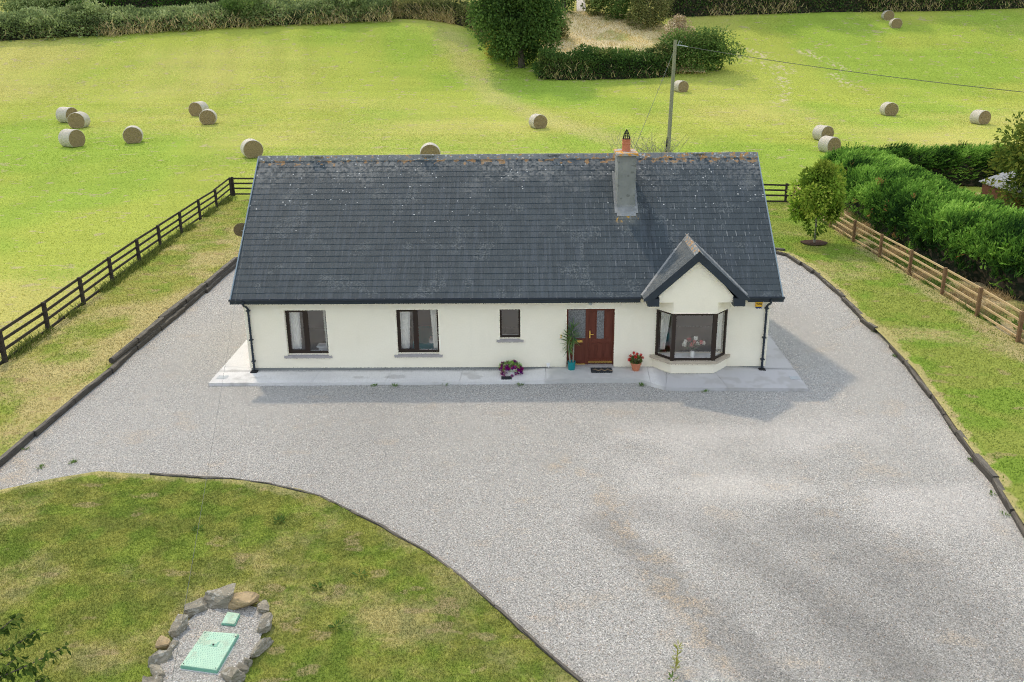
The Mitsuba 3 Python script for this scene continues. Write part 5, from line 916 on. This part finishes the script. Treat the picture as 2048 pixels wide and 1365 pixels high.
def leafy_hedge(name, label, path, w, h, n, cols, seed, ln=.28, dry=0.0, mt='m_leaf', cat_='hedge', bumps=.6):
    from shapely.geometry import LineString
    r = np.random.default_rng(seed); k = newkey(name); tag(k, label, cat_); ls = LineString(path); Ln = ls.length; s = r.uniform(0, Ln, n)
    p = np.array([ls.interpolate(x).coords[0] for x in s]); q = np.array([ls.interpolate(min(x + .5, Ln)).coords[0] for x in s]); o = np.array([ls.interpolate(max(x - .5, 0)).coords[0] for x in s]); d = q - o; d /= np.linalg.norm(d, axis=1, keepdims=True); nn = np.stack([-d[:, 1], d[:, 0]], 1)
    a = r.uniform(0, np.pi, n); cx, sx = np.cos(a), np.sin(a); hv = h * (1 - bumps * .5 + bumps * meshkit.fbm(np.column_stack([p * .22, 0 * s + seed]), 3)); wv = w * (.75 + .5 * meshkit.fbm(np.column_stack([p * .3, 0 * s + seed + 5]), 2)); rr = r.uniform(.55, 1.05, n) + .35 * (meshkit.fbm(np.column_stack([p * .9, a * 1.6]), 3) - .5)
    Q = np.column_stack([p + nn * (np.sign(cx) * np.abs(cx) ** .7 * wv / 2 * rr)[:, None], np.abs(sx) ** .6 * hv * rr]); Q[:, 2] += ground(Q[:, 0], Q[:, 1]); out = np.column_stack([nn * cx[:, None], sx]); D = out + unit(n, r) * .8; N = out * .6 + unit(n, r) * .6 + [0, 0, .5]
    V, F = leaves(Q, D, N, ln * r.uniform(.6, 1.3, n), ln * .6, .1); tone = meshkit.fbm(Q * [.5, .5, .8] + seed, 3); t = np.clip((tone - .25) * 1.8 + r.normal(0, .15, n), 0, .999) * (len(cols) - 1); kk = t.astype(int); f = (t - kk)[:, None]; C = np.array(cols); col = C[kk] * (1 - f) + C[np.minimum(kk + 1, len(cols) - 1)] * f
    add(k + '__foliage', trimesh.Trimesh(V, F, process=False), mt, color=np.repeat(np.clip(col * r.uniform(.8, 1.2, (n, 1)), 0, 1), 4, axis=0)); labels[k + '__foliage'] = {'label': 'leaves of the hedge', 'kind': 'stuff'}
    S = np.linspace(0, Ln, max(4, int(Ln / .7))); na = 14; an = np.linspace(0, np.pi, na); Vc = []; core = []
    for x in S:
        b = np.array(ls.interpolate(x).coords[0]); b2 = np.array(ls.interpolate(min(x + .5, Ln)).coords[0]); b1 = np.array(ls.interpolate(max(x - .5, 0)).coords[0]); dd = (b2 - b1) / np.linalg.norm(b2 - b1); nv = np.array([-dd[1], dd[0]]); e = min(1, .35 + .65 * math.sqrt(min(x, Ln - x)))
        hh = h * (1 - bumps * .5 + bumps * float(meshkit.fbm(np.array([[b[0] * .22, b[1] * .22, seed]]), 3)[0])) * .74 * e; ww = np.sign(np.cos(an)) * np.abs(np.cos(an)) ** .7 * w * .36 * e; Vc.append(np.column_stack([b[0] + nv[0] * ww, b[1] + nv[1] * ww, np.abs(np.sin(an)) ** .6 * hh + ground(b[0] + nv[0] * ww, b[1] + nv[1] * ww) - .05]))
    Vc = np.concatenate(Vc); Vc += (meshkit.fbm(Vc * .9 + seed, 3)[:, None] - .5) * .6; ic = (np.arange(len(S) - 1)[:, None] * na + np.arange(na - 1)).ravel(); add(k + '__branches', (Vc, np.stack([ic, ic + 1, ic + na + 1, ic + na], 1)), 'm_hedge_core', smooth=True)
    for x in np.arange(.5, Ln, .8):
        b = np.array(ls.interpolate(x).coords[0]); z = float(ground(*b)); core.append(tube([(b[0], b[1], z - .1), (b[0] + r.normal(0, .15), b[1] + r.normal(0, .15), z + h * .5), (b[0] + r.normal(0, .4), b[1] + r.normal(0, .3), z + h * .8)], [.06, .05, .02], 5))
    add(k + '__stem', cat(core), 'm_bark')
    if dry:
        m = int(n * dry * 1.6); s = r.uniform(0, Ln, m); p = np.array([ls.interpolate(x).coords[0] for x in s]); side = np.where(nn[0, 1] < 0, 1, -1); pos = p + nn[:1] * side * (w * .5 * r.uniform(.55, 1.15, m))[:, None]; keepm = meshkit.fbm(np.column_stack([pos * [.22, .5], 0 * s + 3]), 4) + r.normal(0, .10, m) > .55; pos = pos[keepm]; m = len(pos)
        P3 = np.column_stack([pos, ground(pos[:, 0], pos[:, 1]) + r.uniform(0, h * .85, m) * r.uniform(0.1, 1, m)]); t = r.uniform(0, 1, (m, 1)); mm, cc = blades(P3, r.uniform(.3, .9, m), .09, r.uniform(.3, 1.4, m), np.clip(2.0 * (np.array([.22, .18, .09]) * (1 - t) + np.array([.42, .34, .19]) * t), 0, .8)); add(k + '__dry_grass', mm, 'm_blade', color=cc); labels[k + '__dry_grass'] = {'label': 'dry straw coloured grass at the foot', 'kind': 'stuff'}
leafy_hedge('low_hedge', 'low dark hedge across the middle of the field in front of the tan grass', [(10.6, 82.4), (14, 82.0), (18, 82.0), (22, 82.2), (25.8, 82.8)], 2.4, 2.6, 15000, DARK[1:] + [(.08, .09, .03)], 71, dry=.02, bumps=.8)
BANK = [(.045, .065, .028), (.085, .115, .044), (.14, .175, .07), (.21, .235, .115)]
leafy_hedge('bramble_bank', 'wide overgrown bank of brambles and dry grass along the far left of the field', [(-75, 98.5), (-60, 100.5), (-47, 102.3), (-35, 104.6), (-21.5, 106.0), (-9.5, 107.4)], 6.5, 2.4, 52000, BANK, 72, ln=.36, dry=.10, bumps=.9)
leafy_hedge('field_hedge', 'scrubby hedge with dry grass left of the large dark tree', [(-10, 107.2), (-4.6, 106.6), (-0.8, 104.8), (3.0, 101.6), (5.6, 94.5), (7.0, 90)], 3.0, 2.3, 15000, OLIVE, 73, ln=.3, dry=.28)
leafy_hedge('far_hedge', 'tall dark hedge along the far right edge of the field', [(27.5, 106.3), (39.7, 107.6), (53.5, 108.2), (67, 108.2), (80, 109.6), (95, 111)], 4.2, 6.2, 42000, DARK[1:] + [(.10, .10, .035)], 74, ln=.38, dry=.07)
leafy_hedge('clipped_hedge', 'dense dark green clipped hedge beyond the bramble bank', [(-66, 113), (-52, 113.5), (-40, 115.2), (-34, 116.4)], 4.0, 4.2, 26000, [(.014, .038, .008), (.028, .07, .012), (.05, .11, .016), (.075, .14, .02)], 75, ln=.3, bumps=.25)
for x, y, r_, lb in ((-50, 101.6, (3.2, 2.4, 2.0), 'pale bramble mound on the bank, left of the others'), (-29, 104.6, (3.8, 2.5, 2.1), 'broad dark green bramble mound in the middle of the bank'), (-16, 106.2, (3.4, 2.4, 2.3), 'leafy bramble mound at the right end of the bank')):
    bush(lb, x, y, r_, 6500, BANK if x != -29 else MID, int(90 - x), ln=.34, name='bramble_mound')
bush('pale green bush at the top left corner before the clipped hedge', -60.5, 107.5, (4.0, 3.0, 2.6), 8000, BANK, 81)
# trees whose trunks and crowns reach the top edge or stand just above the frame
tree('edge_tree', 'tree with a dark trunk at the top edge left of the large dark tree', G(-1.9, 108.3), 3.0, (5.2, 4.2, 4.4), 90, 14000, .38, DARK, 91, .42, clump=.26)
for i, (x, y, w_, h_) in enumerate(((36.5, 110.2, 4.2, 5.2), (47.0, 110.6, 4.6, 5.6), (56.0, 110.8, 4.0, 5.0), (66.5, 110.8, 5.0, 5.6), (76.5, 111.6, 4.6, 5.4), (-49, 121, 4.4, 4.2))):
    tree('hedgerow_tree', ('dark leafy tree rising behind the far right hedge, ' + ('leftmost of five', 'second of five from the left', 'middle one of five', 'fourth of five from the left', 'rightmost of five')[min(i, 4)]) if i < 5 else 'dark tree rising behind the clipped hedge at the top left', G(x, y), 1.0, (w_, w_ * .85, h_), 80, 12000, .42, DARK, 95 + i, .3, clump=.27)
# pale track and a far house
add('track', grid_in(Polygon([(16.2, 108.0), (17.6, 108.3), (17.7, 118), (16.6, 118)]), .8, lambda x, y: ground(x, y) + .05), 'm_track', smooth=True); tag('track', 'short pale stony track behind the bushes', kind='structure')
def far_house():
    k = newkey('far_house'); tag(k, 'grey gabled farm building just showing beyond the bramble bank', 'building'); x0, x1, y0, y1 = -37.0, -27.5, 121, 127; z = float(ground(0, 121)) - 1
    add(k + '__wall', box(x0, x1, y0, y1, z, z + 3.4), 'm_farwall'); ym = (y0 + y1) / 2
    for s in (-1, 1): add(k + '__roof', quadslab([(x0 - .3, ym, z + 5.6), (x1 + .3, ym, z + 5.6), (x1 + .3, ym + s * 3.4, z + 3.3), (x0 - .3, ym + s * 3.4, z + 3.3)], np.array([0, 0, .12 + .001 * s])), 'm_farroof')
    for xx in (-35, -32, -29.5): w = add(k + '__window', box(xx, xx + 1, y0 - .05, y0, z + 1.2, z + 2.4), 'm_frame')
far_house()
# leafless shrub behind the roof ridge
def bare_shrub():
    k = newkey('bare_shrub'); tag(k, 'wispy nearly leafless shrub behind the roof ridge by the pole', 'shrub'); r = np.random.default_rng(5); ms, L1 = [], []
    for i in range(46):
        b = np.array([17.8 + r.normal(0, .5), 34 + r.normal(0, .3), .3]); d = np.array([r.normal(0, .42), r.normal(0, .25), 1.0]); t = b + d * r.uniform(1.9, 3.5); mid = (b + t) / 2 + r.normal(0, .12, 3); ms.append(tube([b, mid, t], [.025, .016, .006], 5))
        for j in range(7): s = mid + (t - mid) * r.uniform(0, 1); e = s + r.normal(0, .35, 3) + [0, 0, .2]; ms.append(tube([s, (s + e) / 2 + r.normal(0, .04, 3), e], [.01, .008, .004], 4)); L1 += [s + (e - s) * r.uniform(.3, 1) for _ in range(3)]
    add(k + '__branches', cat(ms), 'm_bark_pale'); P = np.array(L1); n = len(P); V, F = leaves(P, unit(n, r), unit(n, r), .09, .05); add(k + '__leaves', trimesh.Trimesh(V, F, process=False), 'm_leaf', color=np.repeat(np.array([(.16, .18, .05)]) * r.uniform(.6, 1.3, (n, 1)), 4, axis=0))
bare_shrub()
# cherry-like branch that reaches into the lower left corner
def corner_tree():
    k = newkey('cherry_tree'); tag(k, 'leafy cherry tree branches reaching in at the lower left corner', 'tree'); r = np.random.default_rng(8); base = np.array([-.28, -17.2, -.05]); ms = [tube([base, base + [.05, 0, 1.0], base + [.1, .1, 2.1]], [.07, .055, .03], 10)]; Pp, Dd = [], []
    tw = [((-.8, -17.1, 1.1), (1.30, -16.45, 1.62)), ((-.8, -17.1, .9), (1.05, -16.75, 1.25)), ((-.8, -17.1, 1.3), (.75, -16.2, 1.75)), ((-.8, -17.1, .6), (1.0, -17.0, .95)), ((-.8, -17.1, 1.5), (.35, -16.0, 1.9)), ((-.8, -17.1, .7), (.8, -17.3, 1.0)), ((-.8, -17.1, 1.0), (.55, -16.6, 1.5)), ((-.8, -17.1, 1.6), (-.6, -16.2, 2.4)), ((-.8, -17.1, 1.6), (-1.9, -16.9, 2.2)), ((-.8, -17.1, 1.2), (-1.6, -18, 1.8))]
    for a, b in tw:
        a, b = np.array(a) + [.62, 0, 0], np.array(b) + [.62, 0, 0]; t = np.linspace(0, 1, 7)[:, None]; C = a + (b - a) * t - np.array([0, 0, .12]) * 4 * t * (1 - t); ms.append(tube(C, np.linspace(.022, .005, 7), 6))
        for i in range(130):
            s = r.uniform(.3, 1.0); p = a + (b - a) * s - np.array([0, 0, .12]) * 4 * s * (1 - s); d = (b - a) / np.linalg.norm(b - a); Pp.append(p + r.normal(0, .045, 3)); Dd.append(d * .35 + r.normal(0, .45, 3) + [0, -.15, -.55])
    Pp, Dd = np.array(Pp), np.array(Dd); n = len(Pp); V, F = leaves(Pp, Dd, r.normal(0, .5, (n, 3)) + [0, -.3, .8], r.uniform(.10, .165, n), .058, .15); C = np.array([(.02, .035, .008), (.035, .058, .012), (.065, .09, .02)])[r.integers(0, 3, n)]
    add(k + '__branches', cat(ms), 'm_bark', smooth=40); add(k + '__leaves', trimesh.Trimesh(V, F, process=False), 'm_leaf', color=np.repeat(C * r.uniform(.8, 1.2, (n, 1)), 4, axis=0))
corner_tree()
# weeds in the gravel
def gravel_weed():
    k = newkey('weed'); tag(k, 'single tall yellow green weed growing in the gravel at the bottom edge', 'weed'); b = np.array([11.88, -14.92, -.1]); add(k + '__stem', tube([b, b + [.02, .02, .3], b + [.04, .03, .52]], [.008, .006, .003], 6), 'm_leafstem')
    n = 44; z = rng.uniform(.05, .55, n); a = rng.uniform(0, 6.28, n); P = b + np.stack([.04 * z / .5, .03 * z / .5, z], 1); V, F = leaves(P, np.stack([np.cos(a), np.sin(a), .5 + 0 * a], 1), unit(n) * .3 + [0, 0, 1], .13, .025); add(k + '__leaves', trimesh.Trimesh(V, F, process=False), 'm_leaf', color=np.repeat(np.array([(.13, .14, .03)]) * rng.uniform(.7, 1.2, (n, 1)), 4, axis=0))
mat('m_leafstem', (.28, .24, .05), .8); gravel_weed()
def plantains():
    n = 5; poly = p_front.intersection(sbox(0, -16.5, 10, -7)).buffer(-.2).difference(Polygon([(2.0, -16), (2.0, -12.6), (4.4, -12.6), (4.4, -16)])); q = scatter(poly, n); P, D, C = [], [], []
    for x, y in q:
        m = rng.integers(14, 30); a = rng.uniform(0, 6.28, m); r0 = rng.uniform(0, .10, (m, 1)); P.append(np.column_stack([x + np.cos(a) * r0[:, 0], y + np.sin(a) * r0[:, 0], np.full(m, float(zlawnF(np.array([x]), np.array([y]))[0]) + .02)])); D.append(np.stack([np.cos(a), np.sin(a), rng.uniform(.15, .8, m)], 1)); C.append(np.array([(.045, .075, .018)]) * rng.uniform(.6, 1.3, (m, 1)))
    P, D, C = np.vstack(P), np.vstack(D), np.vstack(C); V, F = leaves(P, D, unit(len(P)) * .3 + [0, 0, 1], .12, .04); add('lawn_weeds', trimesh.Trimesh(V, F, process=False), 'm_leaf', color=np.repeat(C, 4, axis=0)); tag('lawn_weeds', 'low dark green weed rosettes dotted over the front lawn', 'weeds', kind='stuff')
plantains()
def yard_weeds():
    spots = [(4.3, -1.16), (5.0, -1.2), (9.0, -1.15), (12.9, -1.22), (6.6, -1.14), (14.8, -1.78), (21.6, -3.2), (21.3, -4.6), (20.9, -6.6), (20.6, -8.4), (20.4, -9.4), (21.9, 1.4), (22.1, 4.0), (-4.6, -5.8), (-3.6, -6.9), (-2.9, -6.6), (17.2, 3.1), (11.8, -15.1)]; P, D, C = [], [], []
    for x, y in spots:
        m = int(rng.integers(10, 30)); a = rng.uniform(0, 6.28, m); r0 = rng.uniform(0, .09, m); P.append(np.column_stack([x + np.cos(a) * r0, y + np.sin(a) * r0, np.full(m, -.095)])); D.append(np.stack([np.cos(a), np.sin(a), rng.uniform(.3, 1.4, m)], 1)); C.append(np.array([(.05, .085, .02)]) * rng.uniform(.6, 1.5, (m, 1)))
    P, D, C = np.vstack(P), np.vstack(D), np.vstack(C); V, F = leaves(P, D, unit(len(P)) * .3 + [0, 0, 1], rng.uniform(.06, .13, len(P)), .03); add('yard_weeds', trimesh.Trimesh(V, F, process=False), 'm_leaf', color=np.repeat(C, 4, axis=0)); tag('yard_weeds', 'tiny green weeds along the edges of the path and the log kerb', 'weeds', kind='stuff')
yard_weeds()
